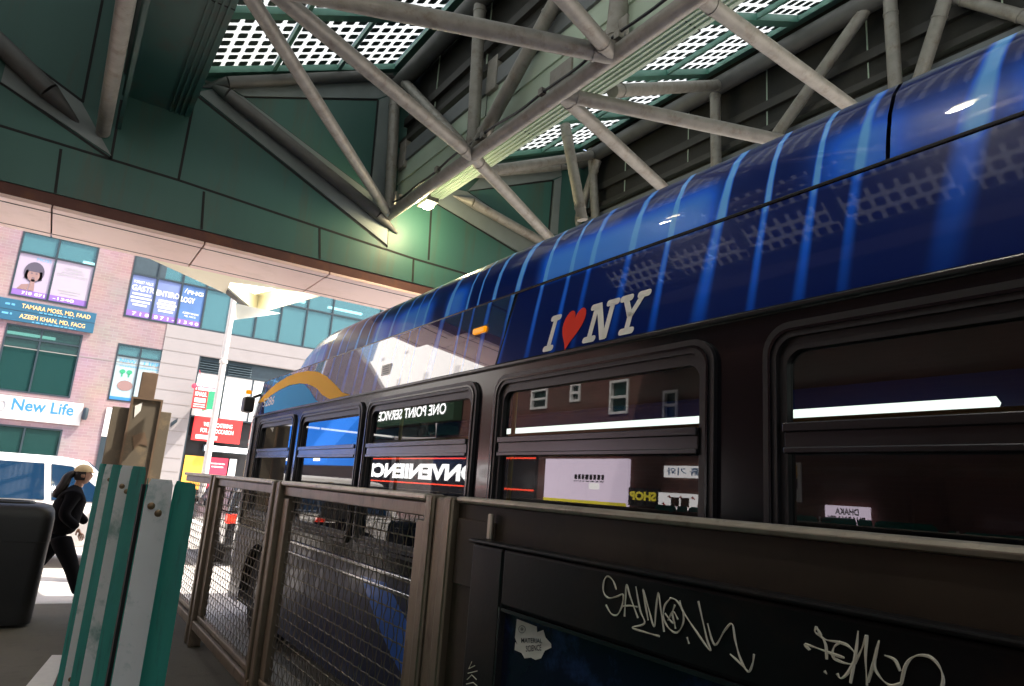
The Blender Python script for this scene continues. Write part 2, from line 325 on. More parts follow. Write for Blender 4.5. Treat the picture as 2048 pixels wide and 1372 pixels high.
_tx = {}
def glyphs(txt, bold=0.0, space=1.0, shear=0.0):
    key = (txt, bold, space, shear)
    if key not in _tx:
        cu = bpy.data.curves.new('t', 'FONT'); cu.body = txt; cu.size = 1; cu.offset = bold; cu.space_character = space; cu.shear = shear; cu.resolution_u = 3
        o = bpy.data.objects.new('t', cu); COL.objects.link(o); bpy.context.view_layer.update()
        me = bpy.data.meshes.new_from_object(o.evaluated_get(bpy.context.evaluated_depsgraph_get()))
        vs = [(v.co.x, v.co.y) for v in me.vertices]; fs = [tuple(p.vertices) for p in me.polygons]
        bpy.data.objects.remove(o); bpy.data.meshes.remove(me); bpy.data.curves.remove(cu)
        _tx[key] = (vs, fs)
    return _tx[key]
def text(mb, txt, fn, a0, a1, b0, b1, bold=0.01, space=1.0, shear=0.0, flip=False):
    """writes txt so that it fills [a0,a1]x[b0,b1]; fn(a,b)->point"""
    vs, fs = glyphs(txt, bold, space, shear)
    if not vs: return mb
    xs = [v[0] for v in vs]; ys = [v[1] for v in vs]; x0, x1, y0, y1 = min(xs), max(xs), min(ys), max(ys)
    return mb.add([fn(a0+(x-x0)/(x1-x0)*(a1-a0), b0+(y-y0)/max(1e-6, y1-y0)*(b1-b0)) for x, y in vs], fs)
def spline(pts, n=6):
    P = [Vector(p) for p in pts]; out = []
    for i in range(len(P)-1):
        p0, p1, p2, p3 = P[max(i-1,0)], P[i], P[i+1], P[min(i+2,len(P)-1)]
        for k in range(n):
            t = k/n; out.append(0.5*((2*p1)+(p2-p0)*t+(2*p0-5*p1+4*p2-p3)*t*t+(3*p1-p0-3*p2+p3)*t**3))
    return out+[P[-1]]

#@SETTING
# ------------------------------------------------------------------ ground
GZ = -0.15
struct('road', MB().add([(-300,-300,GZ),(300,-300,GZ),(300,300,GZ),(-300,300,GZ)], [(0,1,2,3)]), 'asphalt')
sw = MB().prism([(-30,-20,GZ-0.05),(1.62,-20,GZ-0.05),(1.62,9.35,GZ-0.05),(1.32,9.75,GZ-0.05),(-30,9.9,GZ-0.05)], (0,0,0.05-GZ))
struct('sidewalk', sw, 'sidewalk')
kb = MB().prism([(1.625,-20,GZ-0.04),(1.76,-20,GZ-0.04),(1.76,9.4,GZ-0.04),(1.40,9.92,GZ-0.04),(-30,10.08,GZ-0.04),(-30,9.905,GZ-0.04),(1.325,9.757,GZ-0.04),(1.625,9.355,GZ-0.04)], (0,0,0.044-GZ))
struct('kerb', kb, 'kerb', bevel=0.015)
struct('far_pavement', MB().box(-3.4, 40, 24.2, 27.4, GZ-0.05, 0.0), 'far_walk')
wl = MB()
wl.add([onZ(20,1410,0.004), onZ(104,1310,0.004), onZ(131,1310,0.004), onZ(90,1410,0.004)], [(0,1,2,3)])
struct('painted_line', wl, 'sticker_white')

#@CANOPY
# ------------------------------------------------------------------ steel canopy over the bus stop
G = 8.5                                    # inner face of the fascia beam
XA, ZA = 3.30, 5.20                        # bottom chord; its neighbours stand 3.4 m to each side
XS = 3.42
ZB = 7.2
def wallp(x, y, d=0.0): p = onY(x, y, G); return Vector((p.x, G-d, p.z))
fb = thing('fascia_beam', 'long green clad beam with pink metal soffit crossing above the bus', 'canopy beam')
# green cladding sheet, its lower edge, joint lines
zt = lambda x: 6.9
low = [(-9, 4.38), (13, 4.38)]
gp = MB().box(-5.2, 13, G, G+0.10, 4.38, 7.45)
gp.build('cladding', 'green_panel', fb)
jn = MB()
def groove(p, q, wd=0.014, d=0.004):
    a, b = wallp(*p), wallp(*q); a.z = max(a.z, 4.385); b.z = max(b.z, 4.385); u = (b-a).normalized(); n = Vector((-u.z, 0, u.x))*wd
    jn.prism([a+n, b+n, b-n, a-n], (0, -d, 0))
for p, q in [((-60,233),(356,360)), ((356,360),(630,452)), ((630,452),(830,518)), ((830,518),(960,556)),
             ((122,298),(103,418)), ((408,383),(397,492)), ((639,456),(634,556)), ((827,517),(821,602)),
             ((390,190),(357,360)), ((243,200),(222,318)), ((205,0),(165,205)), ((390,188),(775,494)), ((486,195),(739,386)), ((485,194),(756,200)), ((756,200),(739,386)),
             ((0,165),(222,318)), ((20,95),(165,203)), ((776,440),(773,494)), ((862,400),(1052,516)), ((935,384),(1110,505)), ((940,381),(1106,361)), ((1106,361),(1097,466)), ((863,410),(857,520))]:
    groove(p, q)
jn.build('joint', 'joint', fb)
def band(pts, d=0.02): return MB().prism([wallp(x, y) for x, y in pts], (0, -d, 0))
for pts in [[(394,186),(440,176),(486,195),(739,386),(775,440),(773,490)], [(445,168),(470,146),(785,142),(788,186),(756,198),(486,193)], [(758,200),(790,187),(776,438),(741,385)],
            [(2,165),(20,98),(163,206),(222,312)], [(865,402),(905,378),(933,384),(1108,503),(1054,514)], [(936,382),(960,356),(1120,332),(1122,352),(1104,359)], [(1108,361),(1122,354),(1114,470),(1099,466)]]:
    band(pts).build('trim_band', 'grey_trim', fb)
rs = MB().box(-5.2, 13, G+0.015, G+0.10, 4.21, 4.375); rs.build('rust_strip', 'rust_strip', fb)
SF = 9.62
sf = MB(); 
XJ = [-5.2, -3.4, -1.9, -0.42, 1.10, 2.62, 4.1, 5.6, 7.4, 9.2, 11, 13]
for a, b in zip(XJ[:-1], XJ[1:]):
    MB().box(a+0.008, b-0.008, G-0.02, SF, 4.20, 4.24).build('soffit_panel', 'pink_soffit', fb, bevel=0.006)
MB().box(-5.2, 13, G+0.12, G+0.135, 4.196, 4.2).box(-5.2, 13, SF-0.16, SF-0.15, 4.196, 4.2).build('soffit_seam', 'joint', fb)
MB().box(-5.2, 13, SF-0.02, SF, 4.245, 5.4).build('outer_face', 'green_panel', fb)
MB().box(-5.2, 13, G+0.1, SF-0.02, 5.3, 5.4).build('beam_core', 'dark_clad', fb)
# cream triangular soffit reaching over the street, with a light recess
tri = [(300,518),(466,594),(509,626),(640,606),(830,612),(700,575),(560,545)]
TZ = 4.22
def tz(x, y, dz=0.0): p = onZ(x, y, TZ); return Vector((p.x, max(p.y, SF+0.005), TZ+dz))
MB().prism([tz(296,516), tz(466,594), tz(455,580), tz(460,565), tz(640,590), tz(830,606), tz(640,560)], (0,0,0.05)).build('cream_soffit', 'cream_soffit', fb)
rc = thing('light_recess', 'boxed street light recess in the cream triangular soffit with white tubes', 'ceiling light')
p0, p1, p2, p3 = tz(457,566), tz(452,583), tz(509,628), tz(640,592)
MB().prism([p0+Vector((0,0,.30)), p1+Vector((0,0,.30)), p2+Vector((0,0,.30)), p3+Vector((0,0,.30))], (0,0,0.03)).build('recess_top', 'cream_soffit', rc)
q = MB()
for a, b in ((p1,p2),(p2,p3)): q.prism([a, b, b+Vector((0,0,.3)), a+Vector((0,0,.3))], (0.02,-0.03,0))
q.build('recess_side', 'cream_soffit', rc)
q = MB(); q.prism([p1+Vector((0,0,-.003)), p2+Vector((0,0,-.003)), p2+Vector((-.10,-.32,-.003)), p1+Vector((-.02,-.28,-.003))], (0,0,-.03)); q.build('recess_rim', 'dark_rail', rc)
for a, b, c, d in [((478,597),(515,585),(545,603),(505,612)), ((530,590),(562,585),(590,597),(555,603))]:
    MB().prism([tz(*a,.2), tz(*b,.2), tz(*c,.2), tz(*d,.2)], (0,0,0.04)).build('light_panel', 'lit_white', rc)
wf = MB().prism([onZ(464,606,4.1), onZ(467,640,3.85), onZ(560,627,4.0), onZ(509,630,4.1)], (0.03,0.1,0.03)); wf.build('white_fascia', 'white_panel', fb)

ts = thing('steel_truss', 'triangulated grey steel tube truss with pale box girders under the canopy roof', 'roof truss')
YB = -6.5
for i, dx in enumerate((-2, -1, 0, 1, 2)):
    x = XA+dx*XS
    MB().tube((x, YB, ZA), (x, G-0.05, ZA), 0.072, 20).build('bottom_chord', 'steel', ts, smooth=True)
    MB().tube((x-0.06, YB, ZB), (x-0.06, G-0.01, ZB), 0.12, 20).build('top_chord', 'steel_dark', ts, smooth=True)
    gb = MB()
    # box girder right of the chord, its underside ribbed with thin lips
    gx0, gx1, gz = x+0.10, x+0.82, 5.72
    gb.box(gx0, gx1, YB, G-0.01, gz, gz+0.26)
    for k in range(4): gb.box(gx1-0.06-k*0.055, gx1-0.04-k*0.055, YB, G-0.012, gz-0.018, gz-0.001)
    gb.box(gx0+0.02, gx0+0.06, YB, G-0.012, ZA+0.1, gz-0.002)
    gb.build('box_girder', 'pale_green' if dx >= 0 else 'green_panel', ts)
    js = MB()
    for yy in (1.2, 3.65, 6.1): js.box(gx0-0.003, gx1+0.003, yy, yy+0.012, gz-0.004, gz+0.25)
    js.build('girder_joint', 'joint', ts)
def solve(start, px, lx, lz):
    """where a brace from start, seen through the point px, meets the chord {x=lx, z=lz}"""
    n = ray(*px).cross(Vector(start)-EYE)
    return Vector((lx, (n.dot(EYE)-n.x*lx-n.z*lz)/n.y, lz))
def nodeA(x, y): p = onX(x, y, XA); return Vector((XA, p.y, ZA))
N0, N1, N2, N15 = Vector((XA, 8.38, ZA)), nodeA(945,305), nodeA(1228,98), nodeA(1120,186)
N3 = nodeA(1395,-20)
XL, XD = XA-XS, XA+XS
br = []
br += [(N0, solve(N0,(600,150),XL,ZA), .062), (N1, solve(N1,(640,60),XL,ZA), .07), (N2, solve(N2,(720,8),XL,ZA), .075), (N2, solve(N2,(1140,12),XL,ZA), .065)]
br += [(N1, solve(N1,(1090,466),XD,ZA), .07), (N15, solve(N15,(1320,370),XD,ZA), .066), (N15, solve(N15,(1530,275),XD,ZA), .066), (N3, solve(N3,(1690,205),XD,ZA), .06), (onX(1900,-8,XD), onX(2075,42,XD), .06)]
T1 = onZ(965,0,ZB); T1b = onX(800,160,XA-.06)
br += [(N1, Vector((XA-.06, T1.y, ZB)), .072), (N1, Vector((XA-.06, 8.30, ZB)), .068), (N1, onX(1116,-6,XA-.02), .072), (N2, onX(1243,-40,XA+.1), .085), (N0, onY(790,190,G-.1), .075)]
# bracing of the next vertical truss, C over D
for a, b in [((1183,300),(1190,420)), ((1430,170),(1432,320)), ((1780,0),(1790,160)), ((1130,250),(1165,440)), ((1195,320),(1130,520)), ((1745,0),(1560,260)), ((1890,0),(1850,125)), ((1440,165),(1225,182)), ((1190,300),(975,342))]:
    pa, pb = onX(*a, XD-.06), onX(*b, XD-.04)
    if a == (1130,250): pa, pb = onX(*a, 4.9), onX(*b, 5.2)
    if a in ((1440,165),(1190,300)): pa = Vector((XD-.06, pa.y, ZB)); pb = onX(*b, 4.15 if a[0] == 1190 else 4.15)
    else:
        d = pb-pa; pb = pa+d*1.7 if a != (1130,250) else pb
    br.append((pa, pb, .07))
for a, b, r in br:
    a, b = Vector(a), Vector(b); d = (b-a).normalized(); q = MB().tube(a, b, r, 18)
    for p_, e in ((a, d), (b, -d)): q.tube(p_+e*.16, p_+e*.185, r*1.10, 18)
    q.build('brace', 'steel', ts, smooth=True)
# tubes lying against the green wall
for a, b, r in [((452,196),(750,432),.10), ((452,172),(742,157),.09), ((938,410),(1100,500),.09), ((-60,40),(98,190),.13), ((960,352),(1110,338),.08)]:
    pa, pb = wallp(*a, .10), wallp(*b, .10); d = (pb-pa).normalized()
    m_ = MB().tube(pa, pb, r*.8, 16).tube(pa-d*.3+Vector((0,.09,0)), pa, 0.01, 16, r*.8).tube(pb, pb+d*.38+Vector((0,.10,0)), r*.8, 16, 0.02)
    m_.build('wall_tube', 'steel_dark' if a[0] < 700 else 'steel', ts, smooth=True)
# gusset plates at the nodes
for p in (N0, N1, N2, N15):
    MB().box(p.x-.012, p.x+.012, p.y-.16, p.y+.16, p.z+.08, p.z+.30).build('gusset_plate', 'steel', ts)
for p in (onX(990,150,XA+.1), onX(810,310,XA+.1)):
    MB().box(p.x-.05, p.x+.03, p.y-.10, p.y+.10, p.z-.22, p.z+.2).build('bolted_bracket', 'steel', ts, bevel=.01)

# conduit along the main chord, a pale plate on the girder
q = MB(); cp_ = []
for k in range(60): y = -2+k*.172; cp_.append((XA-.06, y, ZA+.092+.02*math.sin(y*2.3)+.012*math.sin(y*7)))
q.poly_tube(cp_, .014, 6); q.build('conduit', 'rubber', ts)
for k in range(9): MB().box(XA-.085, XA-.03, -.5+k*1.05, -.44+k*1.05, ZA+.06, ZA+.125).build('conduit_clip', 'steel', ts)
p = onX(1368,60,XA+.30); MB().box(XA+.22, XA+.50, p.y-.10, p.y+.10, 5.690, 5.7015).build('access_plate', 'pale_green', ts, bevel=.004)
# saw-tooth roof: dark upright cladding under each top chord, fritted glass slope between
for i, dx in enumerate((-2, -1, 0, 1, 2)):
    x = XA+dx*XS
    lab = ['dark upright cladding of the outermost bay left of the road', 'dark upright cladding in the bay over the sidewalk', 'dark upright cladding behind the truss above the bus', 'dark upright cladding beyond the bus with thin pale seams', 'dark upright cladding of the farthest bay over the bus lane'][i]
    cl = thing('clerestory_wall', lab, 'roof cladding', group='upright cladding of the saw-tooth roof')
    MB().box(x+0.16, x+0.20, YB, G-0.015, 6.20, 7.45).build('cladding', 'dark_clad', cl)
    q = MB(); q.box(x+0.10, x+0.157, YB, G-0.015, 6.62, 6.74); q.box(x+0.06, x+0.157, YB, G-0.015, 6.28, 6.36); q.build('rail', 'dark_rail', cl)
    MB().box(x+0.07, x+0.158, YB, G-0.015, 5.985, 6.19).build('lower_band', 'grey_band', cl)
    q = MB()
    for k in range(11): yy = -5.6+k*1.32; q.box(x+0.145, x+0.158, yy, yy+.012, 6.37, 7.4)
    q.build('seam', 'pale_green', cl)
def slope(x0, t): return Vector((x0+0.85+t*(XS-1.0), 0, 6.32+t*1.12))
PY = [G-0.08-1.36*k for k in range(12)]
for i, dx in enumerate((-2, -1, 0, 1)):
    x = XA+dx*XS
    lab = ['fritted glass roof slope of the outermost bay', 'fritted glass roof slope in the bay left of the lamp-lit girder', 'fritted glass roof slope right of the girder above the bus', 'fritted glass roof slope of the farthest bay'][i]
    sk = thing('skylight', lab, 'skylight', group='sloping skylights of the saw-tooth roof')
    for k in range(11):
        y1, y0 = PY[k], PY[k+1]
        q = MB(); a, b = slope(x, -0.02), slope(x, .995)
        q.prism([(a.x, y1-.06, a.z-.06), (b.x, y1-.06, b.z-.06), (b.x, y1-.06, b.z+.03), (a.x, y1-.06, a.z+.03)], (0, .13, 0)); q.build('purlin', 'purlin', sk)
        for t0, t1 in ((0.02, .32), (.345, .655), (.68, .98)):
            gl = MB(); nu = 5; nv = 7
            e0, e1 = slope(x, t0), slope(x, t1); L_ = (e1-e0); ya, yb = y0+.10, y1-.085
            for u in range(nu):
                for v in range(nv):
                    u0, u1 = (u+.16)/nu, (u+.84)/nu; v0, v1 = ya+(yb-ya)*(v+.16)/nv, ya+(yb-ya)*(v+.84)/nv
                    A_, B_ = e0+L_*u0, e0+L_*u1
                    c = 0.15; P8 = []
                    for fu, fv in ((c,0),(1-c,0),(1,c),(1,1-c),(1-c,1),(c,1),(0,1-c),(0,c)):
                        p = A_+(B_-A_)*fu; P8.append((p.x, v0+(v1-v0)*fv, p.z))
                    gl.add(P8, [tuple(range(8))])
            fp_ = gl.build('fritted_pane', 'frit', sk)
            e0, e1 = slope(x, t0-.005), slope(x, t1+.005); h = Vector((0,0,.03))
            MB().add([Vector((e0.x,ya-.06,e0.z))+h, Vector((e1.x,ya-.06,e1.z))+h, Vector((e1.x,yb+.06,e1.z))+h, Vector((e0.x,yb+.06,e0.z))+h], [(0,1,2,3)]).build('milky_glass', 'milky_glass', fp_)
    q = MB()
    for t0, t1 in ((-.035,.018), (.322,.343), (.657,.678), (.982,1.06)):
        e0, e1 = slope(x, t0), slope(x, t1); q.prism([(e0.x, YB, e0.z-.05), (e1.x, YB, e1.z-.05), (e1.x, YB, e1.z+.04), (e0.x, YB, e0.z+.04)], (0, G-YB-.01, 0))
    q.build('rafter', 'purlin', sk)
    MB().box(slope(x, .99).x, x+XS+.17, YB, G-.012, 7.455, 7.485).build('ridge_flashing', 'dark_clad', sk)
# end cap of the roof behind; dark side fascia added to hide sky from reflections
eg = MB().box(-5.3, -5.2, YB-.1, SF, 4.9, 7.6); tag(eg.build('sky_block_fascia', 'dark_clad'), 'dark unseen fascia added along the canopy edge to block the sky', 'canopy beam')
bk = MB().box(-5.2, 13, YB-0.1, YB, 4.4, 7.5); tag(bk.build('end_fascia', 'green_panel'), 'green end fascia closing the canopy roof far along the bus lane', 'canopy beam')
# flood lamps on the girder
def floodlight(x, y, z, label):
    t = thing('floodlight', label, 'lamp', group='lamps under the box girders')
    MB().box(x-.09, x+.09, y-.16, y+.16, z, z+.07).build('housing', 'steel_dark', t, bevel=.015)
    MB().lathe([(.0,-.05),(.055,-.045),(.085,-.02),(.085,-.002)], (x, y, z), 18).build('lens', 'lamp_glow', t, smooth=True)
    MB().box(x-.02, x+.02, y-.03, y+.03, z+.07, 5.72).build('bracket', 'steel_dark', t)
    l = bpy.data.lights.new('lamp_light', 'POINT'); l.energy = 30; l.color = (1, .82, .48) if x > 2 and y > 4 else (1, .95, .86); l.shadow_soft_size = .08
    o = bpy.data.objects.new('lamp_light', l); COL.objects.link(o); o.location = (x, y, z-.13); o.parent = t
lp = onX(855,410,XA+.33)
floodlight(lp.x, lp.y, lp.z, 'lit warm floodlight under the pale girder near the green wall')
floodlight(XA+.33, .6, lp.z, 'lit warm floodlight farther back along the pale girder above the bus')
floodlight(.28, 1.9, lp.z, 'lit warm floodlight under the dark girder over the sidewalk')
floodlight(.28, 4.6, lp.z, 'lit warm floodlight nearer the green wall under the dark girder')

#@BUS
# ------------------------------------------------------------------ the bus
BX = 2.10; BR = 4.68; RY = -2.7; BZ = 2.335       # left side, right side, tail, top of the dark window band
bus = thing('bus', 'long blue city bus with dark windows standing behind the steel fence', 'bus')
side = lambda y, z, d=0.0: Vector((BX-d, y, z))
WB, WT = 1.12, 2.26
WIN = [(7.24, 8.70), (5.36, 7.05), (3.54, 5.27), (1.75, 3.345), (-0.10, 1.53), (-1.95, -0.30)]
# window band: flat black sheet with openings
wb = MB(); wb.wall(lambda a, b: side(a, b), RY, 9.0, 1.02, BZ-0.028, [(a+.05, b-.05, WB+.05, WT-.05) for a, b in WIN]); wb.build('window_band', 'black_gloss', bus)
MB().box(BX-.022, BX+.01, RY, 9.05, BZ-.026, BZ-.004).build('drip_rail', 'sash', bus, bevel=.006)
for a, b in WIN:
    fr = MB()
    fr.ring(lambda p, q, d: side(p, q, d), (a, b, WB, WT), (a+.055, b-.055, WB+.055, WT-.055), .022, .11, 7, .075)
    f_ = fr.build('window_frame', 'rubber', bus, smooth=True)
    MB().ring(lambda p, q, d: side(p, q, d*.5+.004), (a+.025, b-.025, WB+.025, WT-.025), (a+.035, b-.035, WB+.035, WT-.035), .05, .09, 7, .085).build('gasket_line', 'black_gloss', f_, smooth=True)
    MB().ring(lambda p, q, d: side(p, q, d-.03), (a+.05, b-.05, WB+.05, WT-.05), (a+.085, b-.085, WB+.085, WT-.10), .035, .08, 7, .06).build('inner_frame', 'rubber', f_, smooth=True)
    s_ = MB(); s_.box(BX-.016, BX+.012, a+.08, b-.08, 1.80, 1.905); s_.box(BX-.030, BX-.0165, a+.08, b-.08, 1.872, 1.905); s_.box(BX-.026, BX-.0165, a+.08, b-.08, 1.80, 1.822)
    s_.build('sash_bar', 'sash', f_, bevel=.004)
    MB().add([side(a+.06, WB+.06, -.018), side(b-.06, WB+.06, -.018), side(b-.06, WT-.06, -.018), side(a+.06, WT-.06, -.018)], [(0,1,2,3)]).build('pane', 'bus_glass', f_)
ZC = 2.775
TL = lambda z, y=0: -(.036 if y > 3.37 else .055)*max(0, (z-BZ))/(ZC-BZ)
side2 = lambda y, z, d=0.0: side(y, z, d+TL(z, y))
# upper side panel: rear part stands slightly proud of the front part
SE = 3.36
def skew(y0, y1, s0, s1, d):
    rows = []
    for z, dd in ((BZ, d), (2.45, d+TL(2.45, y1)), (2.60, d+TL(2.60, y1)), (ZC-.015, d+TL(ZC-.015, y1)-.004)):
        t = (z-BZ)/(ZC-.015-BZ); rows.append([side(y0+s0*t, z, dd), side((y0+y1)/2, z, dd), side(y1+s1*t, z, dd)])
    return MB().grid(rows)
skew(RY, SE-.008, 0, -.09, .012).build('upper_side_panel', 'bus_streaked', bus)
skew(SE+.012, 9.0, -.09, 0, 0.004).build('upper_side_panel', 'bus_streaked_gloss', bus)
q = MB(); q.prism([side2(SE-.008, BZ, .012), side2(SE+.014, BZ, .012), side2(SE-.076, ZC-.016, .008), side2(SE-.098, ZC-.016, .008)], (.03, 0, 0)); q.build('panel_seam', 'joint', bus)
MB().box(BX+.042, BX+.066, RY, 9.0, ZC-.012, ZC+.002).build('crease_trim', 'sash', bus, bevel=.003)
# roof fairing, its nose sloping down ahead
prof = [(.055, 2.778), (.066, 2.865), (.085, 2.96), (.12, 3.05), (.17, 3.115), (.24, 3.16), (.34, 3.185), (.52, 3.195)]
def fair(y0, y1):
    rows = []
    ys = [y0, y1]
    for y in ys: rows.append([Vector((BX+d, y, z)) for d, z in prof]+[Vector((BR-d, y, z)) for d, z in reversed(prof)])
    return rows
MB().grid(fair(RY, 1.085)).build('roof_fairing', 'bus_streaked', bus, smooth=True)
nose = fair(1.10, 6.9)
for y, k in ((7.25, .93), (7.6, .70), (7.85, .40), (8.0, .12)):
    nose.append([Vector((p.x+(0.10*(1-k) if p.x < 3.3 else -.10*(1-k)), y, 2.778+(p.z-2.778)*k)) for p in nose[0]])
MB().grid(nose).build('roof_fairing', 'bus_streaked', bus, smooth=True)
q = MB()
for y in (7.0, 7.6): q.prism([(BX+d-.004, y, 2.755+(z-2.755)*(1 if y < 7.1 else .7)) for d, z in prof[:6]]+[(BX+d+.02, y, 2.755+(z-2.755)*(1 if y < 7.1 else .7)) for d, z in reversed(prof[:6])], (0,.012,0))
# roof and front cap
NS = 9.05
def cap(zs):
    rows = []
    for z, ny, dx in zs:
        r = []
        for k in range(9):
            t = PI/2*k/8; r.append(Vector((BX+dx+.42*(1-math.cos(t)), NS-(.0)+ny*math.sin(t), z)))
        r += [Vector((p.x*-1+BX+BR, p.y, p.z)) for p in reversed(r)]
        rows.append(r)
    return rows
MB().grid(cap([(BZ-.004,.72,0), (2.45,.66,.012), (2.56,.56,.028), (2.66,.42,.048), (2.74,.26,.09), (2.775,.05,.18)])).build('front_cap', 'navy', bus, smooth=True)
MB().grid(cap([(1.02,.80,0), (1.5,.80,0), (2.0,.76,0), (BZ-.03,.725,0)])).build('windshield', 'bus_glass', bus, smooth=True)
MB().grid(cap([(.16,.76,.02), (.5,.80,0), (1.015,.805,0)])).build('front_bumper', 'navy', bus, smooth=True)
for y0, y1, in ((8.98, 9.07), (9.26, 9.33)):
    MB().box(BX-.014+(.05 if y0 > 9.1 else 0), BX+.03+(.05 if y0 > 9.1 else 0), y0, y1, 1.02, BZ-.03).build('window_post', 'rubber', bus)
MB().box(BX+.3, BR-.3, RY, 9.1, 2.735, 2.765).build('roof', 'navy', bus)
# lower side with wheel arches
WH = [7.93, 1.55]
def bot(y):
    z = 0.16
    for c in WH:
        d = abs(y-c)
        if d < .66: z = max(z, .30+math.sqrt(.66**2-d*d)*.86)
    return z
ys = sorted(set([RY, 9.05]+[c+.66*math.cos(PI*k/24) for c in WH for k in range(25)]+[c+s*.661 for c in WH for s in (-1,1)]+[RY+.5*k for k in range(24)]))
MB().grid([[side(y, bot(y)), side(y, 1.015)] for y in ys]).build('lower_side', 'navy_lower', bus)
MB().box(BX-.014, BX-.001, RY, 9.0, .985, 1.012).box(BX-.010, BX-.001, RY, 7.1, .90, .915).build('rub_rail', 'chrome', bus, bevel=.003)
for c in WH:
    wl_ = thing('_', '_', '_') if False else None
    o = MB().lathe([(.30,.02),(.46,.0),(.5,.03),(.5,.25),(.46,.28),(.2,.28)], (BX+.06, c, GZ+.5), 32, 'X').build('wheel', 'tyre', bus, smooth=True)
    r_ = MB().lathe([(.05,-.02),(.12,-.02),(.14,.02),(.22,.05),(.29,.015),(.31,.03)], (BX+.06, c, GZ+.5), 28, 'X')
    for k in range(10): r_.tube((BX+.05, c+.17*math.cos(k*PI/5), GZ+.5+.17*math.sin(k*PI/5)), (BX+.10, c+.17*math.cos(k*PI/5), GZ+.5+.17*math.sin(k*PI/5)), .015, 8)
    r_.build('rim', 'hub', o, smooth=True)
    q = MB(); pts = [(c+.655*math.cos(PI*k/16), .30+.655*.86*math.sin(PI*k/16)) for k in range(17)]
    q.grid([[Vector((BX+.002, y, z)), Vector((BX+.5, y, z))] for y, z in pts]); q.build('wheel_well', 'rubber', bus)
    q = MB(); q.grid([[Vector((BX-.016, c+.66*math.cos(PI*k/16), .30+.66*.86*math.sin(PI*k/16))), Vector((BX-.016, c+.72*math.cos(PI*k/16), .30+.72*.86*math.sin(PI*k/16)))] for k in range(17)]); q.build('arch_trim', 'rubber', bus)
# far side, floor, tail and inside
far = MB(); far.wall(lambda a, b: Vector((BR, a, b)), RY, 9.05, .16, 2.755, [(a+.05, b-.05, WB+.2, WT-.1) for a, b in WIN]); far.build('far_side', 'navy', bus)
MB().add([(BR-.01, RY, WB), (BR-.01, 9, WB), (BR-.01, 9, WT), (BR-.01, RY, WT)], [(0,1,2,3)]).build('far_glazing', 'black_gloss', bus)
MB().box(BX+.01, BR-.01, RY-.05, RY, .2, 3.0).build('tail', 'navy', bus)
MB().box(BX+.02, BR-.02, RY, 9.0, .18, .24).build('floor', 'bus_inside', bus)
MB().box(BX+.09, BR-.09, RY, 9.0, 2.52, 2.55).build('ceiling', 'ceiling_dark', bus)
for y0, y1 in ((-2.4, 1.45), (1.68, 3.02), (3.15, 6.9)):
    MB().prism([(4.30, y0, 2.245), (4.36, y0, 2.33), (4.42, y0, 2.30), (4.34, y0, 2.21)], (0, y1-y0, 0)).build('ceiling_light', 'tube_light', bus)
q = MB()
for y in (0.1, 2.3, 4.5, 6.6): q.tube((3.0, y, .25), (3.0, y, 2.5), .018, 10)
q.tube((2.85, -2, 2.02), (2.85, 7.5, 2.02), .018, 10); q.tube((3.5, -2, 2.06), (3.5, 7.5, 2.06), .018, 10)
q.build('grab_rail', 'pole_yellow', bus, smooth=True)
for k in range(9):
    y = -1.8+k*.98
    q = MB(); q.box(2.2, 3.0, y, y+.42, .62, .72); q.prism([(2.2, y, .70), (2.2, y-.09, 1.28), (2.2, y-.03, 1.28), (2.2, y+.06, .70)], (.8,0,0)); q.box(2.4, 2.5, y+.1, y+.3, .24, .62)
    q.build('seat', 'seat_cloth', bus, bevel=.02)
# I love NY
lg = lambda u, v: side2(2.905-u*.80, 2.345+v*.197, .0145)
def glyph(polys):
    m_ = MB()
    for P in polys: m_.prism([lg(u+.085*v*.55, v) for u, v in P], (-.0015,0,0))
    return m_
def slab(u0, u1, v0, v1):
    r = .018; P = []
    cu, cv = r, r*4
    for cx, cy, t0 in ((u1-cu,v1-cv,0),(u0+cu,v1-cv,90),(u0+cu,v0+cv,180),(u1-cu,v0+cv,270)):
        for k in range(4):
            t = math.radians(t0+30*k); P.append((cx+cu*math.cos(t), cy+cv*math.sin(t)))
    return P
LI = [slab(.0,.11,0,.16), slab(.0,.11,.84,1.0), [(.035,.12),(.075,.12),(.075,.88),(.035,.88)]]
LN = [slab(.41,.53,0,.16), slab(.41,.50,.84,1.0), [(.447,.1),(.487,.1),(.487,.9),(.447,.9)], [(.455,1.0),(.505,1.0),(.625,.0),(.575,.0)], [(.593,.02),(.633,.02),(.633,.9),(.593,.9)], slab(.555,.67,.84,1.0)]
LY = [slab(.735,.86,0,.16), [(.777,.1),(.817,.1),(.817,.5),(.777,.5)], [(.70,.92),(.745,.92),(.817,.46),(.777,.42)], [(.845,.92),(.89,.92),(.817,.42),(.777,.46)], slab(.675,.785,.84,1.0), slab(.82,.925,.84,1.0)]
for P in (LI, LN, LY): glyph(P).build('slogan_letter', 'white_vinyl', bus)
hp = []
for k in range(40):
    t = 2*PI*k/40; hx, hy = 16*math.sin(t)**3, 13*math.cos(t)-5*math.cos(2*t)-2*math.cos(3*t)-math.cos(4*t)
    v = .5+hy/29*1.12-.02; hp.append((.262+hx/32*.215+.02*(v-.5), v+.06))
glyph([hp]).build('heart_emblem', 'red_vinyl', bus)
